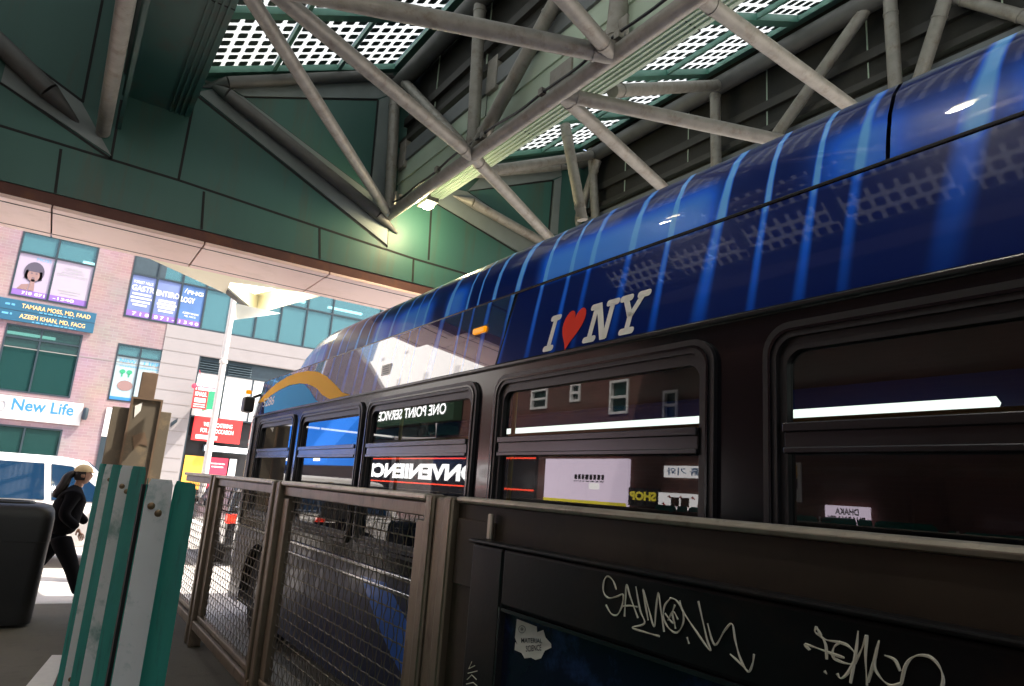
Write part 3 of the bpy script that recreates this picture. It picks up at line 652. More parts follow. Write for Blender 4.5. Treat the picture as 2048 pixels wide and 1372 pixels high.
# front livery arcs and fleet number
def livery(pts, d): return MB().prism([side2(onX(x, y, BX).y, min(max(onX(x, y, BX).z, BZ+.004), 2.73), d) for x, y in pts], (-.001,0,0))
outer = [(514,806),(522,795),(535,780),(550,766),(570,753),(590,745),(612,741),(632,743),(650,752),(668,768),(685,785),(700,802)]
inner = [(660,806),(645,790),(632,776),(615,768),(597,766),(575,770),(555,780),(540,790),(528,803)]
livery(outer+inner, .006).build('livery_arc', 'livery_yellow', bus)
livery([(528,806),(541,791),(556,781),(576,771),(597,767),(606,768),(618,780),(632,800),(636,812),(528,834)], .006).build('livery_patch', 'livery_blue', bus)
p = onX(522,826,BX); q = MB(); text(q, '5286', lambda a, b: side2(a, b, .009), 8.75, 8.25, 2.42, 2.53, .01); q.build('fleet_number', 'white_vinyl', bus)
for pts, m_ in (([(720,1150),(771,1165),(790,1196),(812,1240),(838,1290),(850,1330),(846,1400),(815,1372),(782,1310),(752,1240)], 'swoosh_blue'), ([(826,1188),(862,1188),(862,1236),(848,1228),(836,1206)], 'livery_yellow')):
    MB().prism([onX(x, y, BX-.003) for x, y in pts], (-.001,0,0)).build('livery_swoosh', m_, bus)
a, b = onX(945,655,BX), onX(970,653,BX)
ml = MB().box(BX, BX+.027, 3.55, 3.70, 2.565, 2.605).build('marker_lamp', 'amber', bus, bevel=.01); MB().box(BX+.018, BX+.0265, 3.53, 3.72, 2.552, 2.618).build('lamp_base', 'rubber', ml, bevel=.005)
v_ = MB().box(BX+.003, BX+.014, 4.94, 5.12, 2.44, 2.53).build('side_vent', 'white_vinyl', bus, bevel=.006)
q = MB()
for k in range(4): q.box(BX+.001, BX+.0025, 4.97, 5.09, 2.455+k*.018, 2.461+k*.018)
q.build('vent_slot', 'letter_grey', v_)
mr = MB().box(1.93, 2.06, 8.98, 9.16, 2.36, 2.56).build('mirror', 'rubber', bus, bevel=.03); MB().tube((2.05, 9.08, 2.56), (2.16, 9.12, 2.62), .018, 10).build('mirror_arm', 'rubber', mr)
MB().lathe([(.0,-.03),(.035,-.025),(.035,.02),(.0,.03)], (2.0, 9.16, 2.63), 14).build('marker_lamp', 'amber', bus, smooth=True)

#@FENCE
# ------------------------------------------------------------------ fence on the kerb
FX = 1.45; RZ = 1.575
fc = thing('steel_fence', 'brown steel fence with crimped wire panels along the kerb in front of the bus', 'fence')
MB().box(FX-.04, FX+.04, -3.0, 2.50, 1.548, RZ).build('top_rail', 'rail_steel', fc, bevel=.012)
for a, b in ((2.75,4.99), (5.22,7.24), (7.5,9.1)):
    MB().box(FX-.05, FX+.05, a, b, 1.542, RZ).build('top_rail', 'rail_steel', fc, bevel=.012)
    MB().box(FX-.02, FX+.03, a, b, 1.475, 1.54).build('panel_edge', 'fence_steel', fc, bevel=.006)
    MB().box(FX-.05, FX+.05, a-.1, b, .16, .24).box(FX-.02, FX+.03, a, b, .243, .29).build('bottom_rail', 'fence_steel', fc, bevel=.01)
    for yy in (a, b-.13):
        MB().box(FX-.02, FX+.03, yy, yy+.13, .292, 1.458).build('panel_stile', 'fence_steel', fc, bevel=.006)
    wm = MB(); n = int((b-a-.2)/.05); 
    for k in range(n+1):
        y = a+.1+(b-a-.2)*k/n; pts = []
        m_ = int(1.2/.034)
        for j in range(m_+1): pts.append((FX+.005+(.006 if (j//2+k) % 2 else -.006)*(j % 2), y+(.0028 if (j % 4) < 2 else -.0028), .28+1.2*j/m_))
        wm.poly_tube(pts, .0024, 4)
    for j in range(18):
        z = .31+.0665*j; pts = [(FX+.005+(.004 if i % 2 else -.004), a+.08+(b-a-.16)*i/n, z) for i in range(n+1)]
        wm.poly_tube(pts, .0036, 4)
    wm.build('wire_mesh', 'wire', fc)
for a, b in ((2.505,2.745), (4.995,5.215), (7.245,7.495)):
    q = MB(); w3 = (b-a)/3
    q.box(FX-.055, FX+.055, a, a+w3*.9, 0, RZ-.004); q.box(FX-.040, FX+.045, a+w3*.9, b-w3*.9, 0, RZ-.01); q.box(FX-.055, FX+.055, b-w3*.9, b, 0, RZ-.004)
    q.build('post', 'fence_steel', fc, bevel=.012)
MB().box(FX-.02, FX+.02, -3.0, 2.50, .1, 1.546).build('solid_panel', 'panel_brown', fc)
MB().box(FX-.030, FX-.021, 2.21, 2.49, 1.24, 1.49).build('reinforcing_plate', 'panel_brown', fc, bevel=.004)
p = onX(986,1028,FX-.03); q_ = onX(986,1080,FX-.03)
MB().box(FX-.045, FX-.031, p.y-.012, p.y+.012, q_.z, p.z).build('latch', 'rail_steel', fc, bevel=.004)

# ------------------------------------------------------------------ black display case in front of the solid panel
CX = 1.36
case = thing('display_case', 'black display case tagged with pale pen graffiti on the solid fence panel', 'display case')
cy1 = onX(945,1085,CX).y; cz1 = onX(945,1085,CX).z; iy1 = onX(999,1213,CX).y; iz1 = onX(999,1213,CX).z
q = MB(); q.box(CX, FX-.025, iy1, cy1, .15, cz1); q.box(CX, FX-.025, -1.6, iy1, iz1, cz1); q.build('case_frame', 'case_black', case, bevel=.012)
MB().box(CX-.012, CX+.05, -1.6, cy1+.01, cz1+.001, cz1+.014).build('top_lip', 'case_black', case, bevel=.005)
MB().box(CX+.018, CX+.03, -1.6, iy1, .15, iz1).build('case_glass', 'case_glass', case)
MB().box(CX-.006, CX+.02, iy1-.012, iy1-.002, .15, iz1-.001).box(CX-.004, CX+.02, -1.6, iy1-.013, iz1-.012, iz1-.001).build('glass_bead', 'sash', case)
a, b = onX(935,1150,CX+.03), onX(927,1285,CX+.03)
MB().box(CX+.02, CX+.06, cy1+.006, cy1+.03, b.z, a.z).build('hinge', 'grey_trim', case, bevel=.01)
def px2(x, y, w_=0): return onX(880+x/3.252, 950+y/3.252, CX-.003)     # measured on enlargements of the photograph
def px3(x, y): return onX(1400+x/3.16, 950+y/3.16, CX-.003)
strokes = [[(1145,745),(1125,690),(1090,658),(1065,690),(1062,760),(1095,800),(1150,790),(1185,775),(1190,800),(1180,860),(1150,910),(1110,900),(1078,845)],
 [(1198,920),(1205,800),(1212,712),(1235,790),(1285,930)], [(1182,855),(1230,850),(1282,858)], [(1272,725),(1300,880),(1328,965),(1248,992),(1330,1022),(1425,1050)],
 [(1352,945),(1335,850),(1318,745),(1352,860),(1390,985),(1402,880),(1418,765),(1435,880),(1456,1020)], [(1500,800),(1460,850),(1452,930),(1490,1000),(1540,1025),(1580,960),(1575,880),(1535,815),(1495,800)],
 [(1462,900),(1500,950),(1520,960),(1510,900),(1525,845)], [(1480,945),(1515,890),(1545,940)], [(1522,955),(1530,1000)], [(1558,815),(1575,880),(1660,1010),(1755,1142),(1730,1050),(1678,820)],
 [(1738,965),(1785,1105),(1850,1010),(1898,970),(1920,1080),(1950,1190),(2000,1280),(2030,1230),(2040,1165)], [(1885,1165),(1945,1220),(2000,1278)], [(1605,1055),(1618,1098)]]
g_ = MB()
for s_ in strokes: g_.poly_tube([Vector((CX-.002, p.y, p.z)) for p in spline([px2(x, y) for x, y in s_])], [.0015+.0012*abs(math.sin(i_*.37+len(s_))) for i_ in range((len(s_)-1)*6+1)], 5)
strokes2 = [[(660,1075),(690,1105),(665,1070),(780,1110),(860,1140),(910,1155)], [(735,960),(725,990),(760,1015),(745,980),(735,960)], [(745,1000),(790,1040),(885,1060),(940,1085),(980,1145),(940,1240),(890,1285),(865,1255)], [(770,1025),(795,1080),(800,1165)],
 [(885,1055),(845,1090),(840,1150),(900,1185),(975,1200)], [(998,985),(985,1110),(950,1315)], [(975,1190),(1020,1100),(1052,1015),(1045,1150),(1055,1330)], [(1060,1310),(1100,1170),(1130,1045),(1100,1190),(1130,1270),(1200,1330),(1270,1320)], [(1165,1140),(1230,1170),(1265,1240)], [(1270,1320),(1300,1200),(1360,1145),(1450,1150),(1510,1210),(1535,1280),(1530,1340)], [(785,1240),(800,1258)]]
g_.build('graffiti', 'paint_pen', case); g_ = MB()
for s_ in strokes2: g_.poly_tube([Vector((CX-.002, p.y, p.z)) for p in spline([px3(x, y) for x, y in s_])], [.0012+.0022*abs(math.sin(i_*.21+len(s_))) for i_ in range((len(s_)-1)*6+1)], 5)
g_.build('graffiti', 'paint_pen', case); g_ = MB()
kx = [((205,1215),(185,1260),(225,1240)), ((180,1290),(240,1275)), ((175,1330),(205,1300),(235,1330)), ((170,1360),(215,1350),(240,1372))]
for s_ in kx: g_.poly_tube([Vector((CX-.002, p.y, p.z)) for p in [px2(x, y) for x, y in s_]], .0016, 5)
g_.build('graffiti', 'paint_pen', case)
stp = [(470,938),(540,965),(598,988),(600,1025),(640,1010),(655,1060),(690,1100),(692,1125),(650,1145),(625,1195),(590,1205),(560,1190),(520,1195),(500,1160),(455,1140),(460,1090),(475,1110),(458,1060)]
st = MB().prism([Vector((CX+.016, *px2(x, y).yz)) for x, y in stp], (-.001,0,0)); so_ = st.build('sticker', 'sticker_white'); tag(so_, 'torn white paper sticker with scribbled black words on the case glass', 'sticker')
q = MB()
def sk_(a, b): 
    p = px2(a, b); return Vector((CX+.0140, p.y, p.z))
text(q, 'MATERIAL', lambda a, b: sk_(a, b+(a-500)*.03), 500, 635, 1092, 1062, .012); text(q, 'SCIENCE', lambda a, b: sk_(a, b-(a-530)*.08), 530, 630, 1152, 1112, .012)
q.poly_tube([sk_(505+22*math.cos(t*.5), 1005+24*math.sin(t*.5)) for t in range(14)], .0008, 4); q.poly_tube([sk_(505+7*math.cos(t), 1003+8*math.sin(t)) for t in range(8)], .0012, 4)
q.build('scribble', 'ink', so_)

# ------------------------------------------------------------------ green corrugated barrier
def corr(name, pts, label, z0, z1, bolts, scr=None):
    t = thing(name, label, 'barrier', group='green corrugated steel barriers')
    P = [Vector((x, y, 0)) for x, y, k in pts]; 
    g = MB(); wn = MB()
    for i in range(len(P)-1):
        a, b = P[i], P[i+1]; ez = pts[i][2]
        tgt = wn if ez == 'w' else g
        d = (b-a).normalized(); n = Vector((d.y, -d.x, 0))*.006
        top = z1+.0
        rows = []
        for z, s in ((z0,1), (z1-.05,1), (z1-.012,.93), (z1,.78)):
            m_ = (a+b)/2; rows.append([Vector((m_.x+(a.x-m_.x)*s, m_.y+(a.y-m_.y)*s, z)), Vector((m_.x+(b.x-m_.x)*s, m_.y+(b.y-m_.y)*s, z))])
        tgt.grid(rows)
    g.build('green_face', 'barrier_green', t); wn.build('reflect_pale_face', 'barrier_reflect_pale', t)
    for bx, by, bz in bolts:
        MB().lathe([(.008,-.002),(.008,-.006),(.005,-.009),(.0,-.010)], (bx, by, bz), 12, 'Y').build('bolt', 'bolt', t, smooth=True)
    return t
cb_ = corr('corrugated_barrier', [(.247,1.43,'g'), (.252,1.75,'w'), (.203,1.79,'g'), (.205,1.83,'g')], 'nearest green steel barrier sheet with a bent top beside the wire fence', 0.0, 1.575,
     [(.232,1.768,1.50), (.216,1.777,1.515)])
MB().box(.198, .25, 1.834, 1.866, 0, 1.56).build('joint_strip', 'joint', cb_)
pts = []; y = 1.87
for k in range(3): pts += [(.205,y,'g'), (.205,y+.36,'g'), (.245,y+.43,'g'), (.245,y+.66,'w')]; y += .70
corr('corrugated_barrier', pts, 'long green steel barrier sheet with several ridge flanks coloured pale for reflected light behind the nearest one', 0.0, 1.60,
     [(.23,2.52,1.52), (.215,2.53,1.535), (.225,3.21,1.54), (.22,2.52,.9), (.225,3.22,.8)])

#@STREET
# ------------------------------------------------------------------ bin, person, cars, pole, kiosk
bn = thing('litter_bin', 'large dark round-cornered litter bin standing on the sidewalk', 'litter bin')
def rrect(x0, x1, y0, y1, r, n=6):
    P = []
    for cx, cy, t0 in ((x1-r,y1-r,0),(x0+r,y1-r,90),(x0+r,y0+r,180),(x1-r,y0+r,270)):
        for k in range(n+1): t = math.radians(t0+90*k/n); P.append((cx+r*math.cos(t), cy+r*math.sin(t)))
    return P
BC = (-.24, 8.75)
def rings(m_, spec, n=6):
    R_ = []
    for hw, z, r in spec:
        R_.append([Vector((BC[0]+x, BC[1]+y, z)) for x, y in rrect(-hw, hw, -hw*.85, hw*.85, r, n)])
    k = len(R_[0]); vs = [p for r in R_ for p in r]
    m_.add(vs, [(i*k+j, i*k+(j+1)%k, (i+1)*k+(j+1)%k, (i+1)*k+j) for i in range(len(R_)-1) for j in range(k)]+[tuple(range(k-1,-1,-1)), tuple(range((len(R_)-1)*k, len(R_)*k))])
    return m_
rings(MB(), [(.40,.03,.13), (.405,.08,.13), (.42,.78,.13), (.42,.80,.13)]).build('body', 'bin_dark', bn, smooth=True)
rings(MB(), [(.425,.802,.13), (.425,1.02,.13), (.415,1.09,.14), (.38,1.135,.14), (.31,1.155,.12)]).build('lid', 'bin_dark', bn, smooth=True)
q = MB(); q.poly_tube([(BC[0]+.22*math.cos(t*.4), BC[1]-.05+.16*math.sin(t*.4), 1.16) for t in range(17)], .018, 8); q.build('rim', 'bin_dark', bn, smooth=True)

def skin_body(name, J, E, m, parent=None, sub=2, root=0):
    me = bpy.data.meshes.new(name); me.from_pydata([j[0] for j in J], E, []); me.update()
    o = bpy.data.objects.new(name, me); COL.objects.link(o); me.materials.append(M[m])
    sm = o.modifiers.new('skin', 'SKIN'); sm.use_smooth_shade = True
    sv = me.skin_vertices[0].data
    for i, j in enumerate(J): sv[i].radius = j[1] if isinstance(j[1], tuple) else (j[1], j[1]); sv[i].use_root = (i == root)
    ss = o.modifiers.new('sub', 'SUBSURF'); ss.levels = sub; ss.render_levels = sub
    if parent: o.parent = parent
    return o
PX, PYY = .36, 10.75; gz = GZ
def pp(f, s, h): return (PX+f, PYY-s, gz+h)            # forward (+x), side towards the camera, height
pr = thing('person', 'person in black coat and tan cap striding right past the bin', 'person')
J = [(pp(-.04,0,.80),(.20,.19)), (pp(-.02,0,1.05),(.19,.19)), (pp(.0,0,1.26),(.20,.20)), (pp(.01,0,1.39),(.13,.14)), (pp(.05,0,1.47),(.05,.05)),
     (pp(.02,.20,1.33),(.09,.09)), (pp(-.06,.27,1.08),(.075,.075)), (pp(.14,.26,.93),(.055,.055)),
     (pp(.02,-.20,1.33),(.09,.09)), (pp(.08,-.26,1.10),(.075,.075)), (pp(.25,-.22,.96),(.055,.055))]
body = skin_body('body', J, [(0,1),(1,2),(2,3),(3,4),(3,5),(5,6),(6,7),(3,8),(8,9),(9,10)], 'coat_black', pr)
J = [(pp(-.04,0,.88),(.12,.13)), (pp(-.01,.09,.76),(.13,.13)), (pp(.15,.09,.46),(.095,.095)), (pp(.29,.09,.10),(.065,.065)), (pp(-.07,-.09,.76),(.13,.13)), (pp(-.21,-.09,.47),(.095,.095)), (pp(-.44,-.09,.16),(.062,.062))]
skin_body('trousers', J, [(0,1),(1,2),(2,3),(0,4),(4,5),(5,6)], 'trousers', pr)
for f, s, h, rot in ((.34,.09,.05,0), (-.41,-.09,.09,.6)):
    q = MB()
    rows = []
    for k, (d, wv, hh) in enumerate(((-.10,.03,.07),(-.06,.045,.085),(.02,.048,.07),(.10,.048,.045),(.155,.03,.02))):
        rows.append([Vector(pp(f+d*math.cos(rot)+math.sin(rot)*z_, s+y_, h-d*math.sin(rot)*.6+z_)) for y_, z_ in ((-wv,-.045),(-wv,-.045+hh*.7),(0,-.045+hh),(wv,-.045+hh*.7),(wv,-.045),(-wv,-.045))])
    q.grid(rows); q.build('shoe', 'shoe', pr, smooth=True)
# head with face, neck, ear
def head(c, hx):
    m_ = MB(); rows = []
    for i in range(15):
        ph = PI*i/14; z = -math.cos(ph); r = math.sin(ph); row = []
        for k in range(20):
            t = 2*PI*k/20; x, y_ = math.cos(t)*r, math.sin(t)*r
            X, Y_, Z = x*.098, y_*.076, z*.118
            if x > 0 and Z < 0: X *= 1-.10*(-Z/.118)
            if x > .8*r and r > .4:
                if abs(Z+.012) < .030 and abs(y_) < .35: X += .018*(1-abs(Z+.012)/.03)       # nose
                if abs(Z-.022) < .014: X -= .006                                               # eye line
                if abs(Z+.052) < .012: X += .004                                               # mouth
                if Z < -.08: X += .008
            row.append(Vector((c[0]+X, c[1]+Y_, c[2]+Z)))
        rows.append(row+[row[0]])
    return m_.grid(rows)
hc = pp(.09, 0, 1.585)
hd = head(hc, 1); ho = hd.build('head', 'skin', pr, smooth=True)
MB().tube(pp(.055,0,1.44), pp(.075,0,1.52), .052, 14).build('neck', 'skin', pr, smooth=True)
for s in (-1, 1):
    MB().lathe([(.001,-.006),(.009,0),(.001,.006)], (hc[0]+.088, hc[1]+s*.030, hc[2]+.022), 8, 'X').build('eye', 'ink', ho)
    MB().lathe([(.004,-.012),(.028,-.006),(.030,.004),(.006,.012)], (hc[0]-.005, hc[1]+s*.076, hc[2]-.005), 10, 'Y').build('ear', 'skin', ho, smooth=True)
MB().box(hc[0]+.089, hc[0]+.094, hc[1]-.022, hc[1]+.022, hc[2]-.058, hc[2]-.052).build('mouth', 'skin_pale', ho)
hr = MB()
rows = []
for i in range(9):
    ph = PI*(.05+.62*i/8); row = []
    for k in range(13):
        t = PI*(.42+1.16*k/12); row.append(Vector((hc[0]+math.cos(t)*.106*math.sin(ph)-.004, hc[1]+math.sin(t)*.086*math.sin(ph), hc[2]+.126*math.cos(ph))))
    rows.append(row)
hr.grid(rows)
tail = spline([(hc[0]-.10, hc[1], hc[2]+.03), (hc[0]-.17, hc[1]-.01, hc[2]-.03), (hc[0]-.20, hc[1]-.02, hc[2]-.14), (hc[0]-.25, hc[1]-.02, hc[2]-.24), (hc[0]-.27, hc[1]-.02, hc[2]-.30)], 4)
hr.poly_tube(tail, [.025+.035*math.sin(PI*min(1, .1+.85*i/(len(tail)-1))) for i in range(len(tail))], 10); hr.build('hair', 'hair', pr, smooth=True)
cp = MB(); rows = []
for i in range(8):
    ph = PI/2*i/7; rows.append([Vector((hc[0]-.006+math.cos(2*PI*k/24)*.112*math.sin(ph), hc[1]+math.sin(2*PI*k/24)*.092*math.sin(ph), hc[2]+.045+.098*math.cos(ph))) for k in range(25)])
cp.grid(rows)
br_ = []
for d, hw, z in ((.085,.075,.05), (.13,.075,.052), (.165,.055,.045), (.185,.02,.038)): br_.append([Vector((hc[0]+d, hc[1]+hw*s, hc[2]+z-abs(s)*.008)) for s in (-1,-.5,0,.5,1)])
cp.grid(br_); cp.grid([[p+Vector((0,0,-.006)) for p in r] for r in br_]); cp.build('cap', 'cap_tan', pr, smooth=True)
def hand(w0, dr, side_):
    Jh = [(w0,(.026,.018)), (tuple(Vector(w0)+Vector(dr)*.05),(.036,.016)), (tuple(Vector(w0)+Vector(dr)*.085),(.034,.014))]; Eh = [(0,1),(1,2)]
    d = Vector(dr).normalized(); up_ = Vector((0,0,1)); ln = d.cross(Vector((0,1,0))).normalized()
    for k, L_ in enumerate((.062,.072,.068,.052)):
        o_ = (k-1.5)*.018; b0 = Vector(w0)+d*.09+ln*o_; b1 = b0+d*L_*.55+Vector((0,-.012*side_,0)); b2 = b1+d*L_*.35+Vector((0,-.022*side_,-.008))
        i0 = len(Jh); Jh += [(tuple(b0),(.009,.009)), (tuple(b1),(.0085,.0085)), (tuple(b2),(.007,.007))]; Eh += [(2,i0),(i0,i0+1),(i0+1,i0+2)]
    b0 = Vector(w0)+d*.035+ln*-.03; b1 = b0+d*.04+ln*-.02; i0 = len(Jh); Jh += [(tuple(b0),(.011,.011)), (tuple(b1),(.009,.009))]; Eh += [(1,i0),(i0,i0+1)]
    return skin_body('hand', Jh, Eh, 'skin', pr, 1)
hand(pp(.14,.23,.93), (.35,0,-.75), 1); hand(pp(.27,-.2,.965), (.8,0,-.45), -1)
pk = MB().box(PX+.27, PX+.42, PYY+.16, PYY+.26, gz+.93, gz+1.0); tag(pk.build('hand_purse', 'coat_black', bevel=.015), 'small black purse held in the striding person\'s front hand', 'purse')

def make_car(name, label, body_m, L_=4.9, H_=1.72, W_=1.95):
    """side profile along +x, nose at +x"""
    t = thing(name, label, 'car')
    lowp = [(-.5*L_,.35),(-.5*L_,.95),(-.47*L_,1.02),(.22*L_,1.04),(.44*L_,.93),(.495*L_,.78),(.5*L_,.35)]
    b = MB(); ny = 7
    def sect(P, ins):
        rows = []
        for k in range(ny):
            s = -1+2*k/(ny-1); rows.append((s*W_/2, 0))
        return rows
    b.prism([(x, -W_/2+.02, z) for x, z in lowp], (0, W_-.04, 0))
    bo = b.build('body', body_m, t, bevel=.06)
    roofp = [(-.475*L_,1.03),(-.44*L_,1.45),(-.39*L_,H_-.06),(-.30*L_,H_),(.02*L_,H_),(.10*L_,H_-.05),(.27*L_,1.03)]
    c = MB(); n = len(roofp)
    rows = [[Vector((x, s*(W_/2-.04-(z-1.03)*.22), z)) for x, z in roofp] for s in (-1, 1)]
    c.add(rows[0]+rows[1], [tuple(range(n)), tuple(range(2*n-1, n-1, -1))]+[(i, i+1, i+1+n, i+n) for i in range(n-1)])
    c.build('cabin', body_m, t, bevel=.05)
    for s in (-1, 1):
        def sd(x, z): return Vector((x, s*(W_/2-.034-(z-1.03)*.22), z))
        for P in ([(-.43*L_,1.10),(-.405*L_,1.42),(-.38*L_,H_-.16),(-.22*L_,H_-.13),(-.21*L_,1.10)], [(-.195*L_,1.10),(-.205*L_,H_-.13),(-.02*L_,H_-.13),(.0*L_,1.10)], [(.02*L_,1.10),(-.0*L_,H_-.13),(.06*L_,H_-.15),(.15*L_,1.30),(.215*L_,1.10)]):
            MB().prism([sd(*p) for p in P], (0, s*.006, 0)).build('side_window', 'car_glass', t)
        q = MB()
        for x in (-.20*L_, .01*L_): q.box(x-.004, x+.004, s*(W_/2-.02)-.003, s*(W_/2-.02)+.003, .42, 1.0)
        q.build('door_seam', 'letter_grey', t)
        for x in (-.15*L_, -.33*L_): MB().box(x-.09, x+.09, s*(W_/2)-.03, s*(W_/2)+.012, .88, .905).build('door_handle', body_m, t, bevel=.008)
        for x in (-.31*L_, .31*L_):
            o = MB().lathe([(.2,-.10),(.33,-.11),(.345,-.08),(.345,.08),(.33,.11),(.2,.10)], (x, s*(W_/2-.09), .345), 26, 'Y').build('wheel', 'tyre', t, smooth=True)
            MB().lathe([(.0,-.12),(.06,-.118),(.20,-.105),(.22,-.11),(.22,.11),(.20,.105),(.06,.118),(.0,.12)], (x, s*(W_/2-.09), .345), 20, 'Y').build('rim', 'hub', o, smooth=True)
            MB().lathe([(.40,-.012),(.40,.012),(.0,.013)], (x, s*(W_/2-.028), .36), 26, 'Y').build('wheel_well', 'rubber', t)
        MB().box(-.5*L_-.012, -.46*L_, s*(W_/2-.12)-.11, s*(W_/2-.12)+.11, .80, .98).build('tail_lamp', 'tail_red', t, bevel=.02)
        MB().box(.455*L_, .502*L_, s*(W_/2-.25)-.16, s*(W_/2-.25)+.16, .68, .80).build('headlight', 'head_lamp', t, bevel=.03)
        MB().box(.16*L_, .20*L_, s*(W_/2+.1)-.09, s*(W_/2+.1)+.05, 1.05, 1.2).build('door_mirror', body_m, t, bevel=.03)
    MB().prism([(.105*L_,-.72,H_-.08),(.105*L_,.72,H_-.08),(.262*L_,.86,1.06),(.262*L_,-.86,1.06)], (.012,0,.02)).build('windshield', 'car_glass', t)
    MB().prism([(-.39*L_-.02,-.7,H_-.14),(-.39*L_-.02,.7,H_-.14),(-.468*L_,.82,1.1),(-.468*L_,-.82,1.1)], (-.012,0,.006)).build('rear_window', 'car_glass', t)
    return t
c1 = make_car('parked_car', 'white minivan with dark blue windows on the street behind the person', 'car_white', 5.1, 1.82); c1.location = (.10, 14.9, GZ)
c2 = make_car('parked_car', 'black car seen tail-on with a red lamp through the wire fence', 'car_black', 4.6, 1.62); c2.location = (4.05, 16.6, GZ); c2.rotation_euler = (0,0,PI/2)

pl = thing('street_pole', 'slim off-white street pole rising past the red catering sign', 'pole')
a = onY(426,905,18); b = onY(461,610,18); b2 = onY(445,735,18)
MB().tube((b2.x,18,GZ), (b2.x,18,6.6), .082, 16, .07).build('shaft', 'pole_white', pl, smooth=True)
MB().tube((b2.x,18,2.95+1.3), (b2.x,18,3.02+1.3), .10, 16).build('collar', 'pole_white', pl, smooth=True)
MB().lathe([(.20,0),(.20,.05),(.12,.3),(.10,.34)], (b2.x,18,GZ), 18).build('base', 'pole_white', pl, smooth=True)

ks = thing('notice_stand', 'tan notice board with brown wooden post and paper notices on the sidewalk corner', 'notice board')
KY = 12.4
def kq(x0, y0, x1, y1, d0, d1, m, nm, par=ks, bev=.006):
    a, b = onY(x0, y0, KY), onY(x1, y1, KY); return MB().box(a.x, b.x, KY+d0, KY+d1, b.z, a.z).build(nm, m, par, bevel=bev)
a, b = onY(226,812,KY), onY(325,930,KY)
MB().box(a.x, b.x, KY, KY+.06, GZ, a.z).build('board', 'tan_board', ks, bevel=.01)
a, b = onY(287,742,KY), onY(309,800,KY); MB().box(a.x, b.x, KY+.07, KY+.2, GZ, a.z).build('post', 'brown_wood', ks, bevel=.01)
a, b = onY(263,793,KY), onY(303,925,KY)
q = MB(); q.box(a.x, a.x+.03, KY-.07, KY-.005, GZ+.9, a.z).box(b.x-.03, b.x, KY-.07, KY-.005, GZ+.9, a.z).box(a.x+.031, b.x-.031, KY-.07, KY-.005, a.z-.03, a.z); q.build('notice_frame', 'brown_wood', ks)
MB().box(a.x+.03, b.x-.03, KY-.04, KY-.006, GZ+.9, a.z-.03).build('notice_back', 'tan_board', ks)
for P, m_ in (([(268,835),(270,812),(285,805),(281,822)], 'sticker_white'), ([(265,872),(290,864),(295,892),(279,888),(268,899)], 'brown_wood')):
    MB().prism([Vector((p.x, KY-.045, p.z)) for p in [onY(x, y, KY-.045) for x, y in P]], (0,-.004,0)).build('paper_notice', m_, ks)

#@FACADE
# ------------------------------------------------------------------ building across the street
FY = 27.0
def R4(x0, y0, x1, y1): a, b = onY(x0, y0, FY), onY(x1, y1, FY); return a.x, b.x, b.z, a.z     # x0,x1,z0,z1
fp = lambda d: (lambda a, b: Vector((a, FY-d, b)))
blk = thing('brick_building', 'pink brick and pale concrete commercial building across the street', 'building')
xs = onY(334,652,FY).x; xs2 = onY(325,700,FY).x
z_rb0 = onY(420,664,FY).z; z_rb0b = onY(247,636,FY).z
wA = R4(46,468,176,608); wBn = R4(14,646,140,796); wC = R4(-60,842,112,925); wD = R4(237,686,318,812); wR = (onY(258,575,FY).x, 12.0, z_rb0+.02, 9.6)
wA = (wA[0], wA[1], onY(95,603,FY).z, 8.95)
dr = R4(214,815,232,890)
holes = [wA, wBn, wC, wD]
fl = -3.0
MB().wall(fp(0), fl, xs, GZ, 10.5, holes+[(wR[0], xs, wR[2], wR[3])]).build('brick_wall', 'pink_brick', blk)
sfh = (onY(398,720,FY).x, 12.0, GZ+.1, onY(400,712,FY).z)
MB().wall(fp(.02), xs, 16, GZ, 10.5, [(xs-1, 12.0, wR[2], wR[3]), sfh]).build('concrete_wall', 'concrete', blk)
g_ = MB()
for k in range(16):
    z = .55+.47*k
    if z < wR[2]-.1:
        if z > sfh[3]: g_.box(xs, 16, FY-.026, FY-.021, z, z+.025)
        else: g_.box(xs, sfh[0]-.05, FY-.026, FY-.021, z, z+.025)
g_.box(fl, xs-.01, FY-.006, FY-.001, z_rb0-1.0-.6, z_rb0-1.0-.57)
g_.build('panel_groove', 'groove', blk)
MB().box(fl-.0, fl+.05, FY, FY+12, GZ, 10.5).box(15.9, 16, FY, FY+12, GZ, 10.5).build('side_wall', 'pink_brick', blk)
MB().box(fl, 16, FY-.1, FY+12, 10.5, 10.8).build('roof', 'concrete', blk)
MB().box(fl+.1, 15.8, FY+2.2, FY+2.3, GZ, 10.4).build('room_wall', 'room', blk)
q = MB()
for z in (3.6, 6.2, 9.9): q.box(fl+.1, 15.8, FY+.05, FY+2.2, z, z+.2)
q.build('floor_slab', 'room', blk)
for x, z in ((-1.0,8.2), (.6,8.45), (-1.2,5.6), (4.3,8.7), (7.0,8.7), (9.5,8.7)):
    MB().box(x-.75, x+.75, FY+.8, FY+.95, z, z+.08).build('room_lamp', 'lit_white', blk)
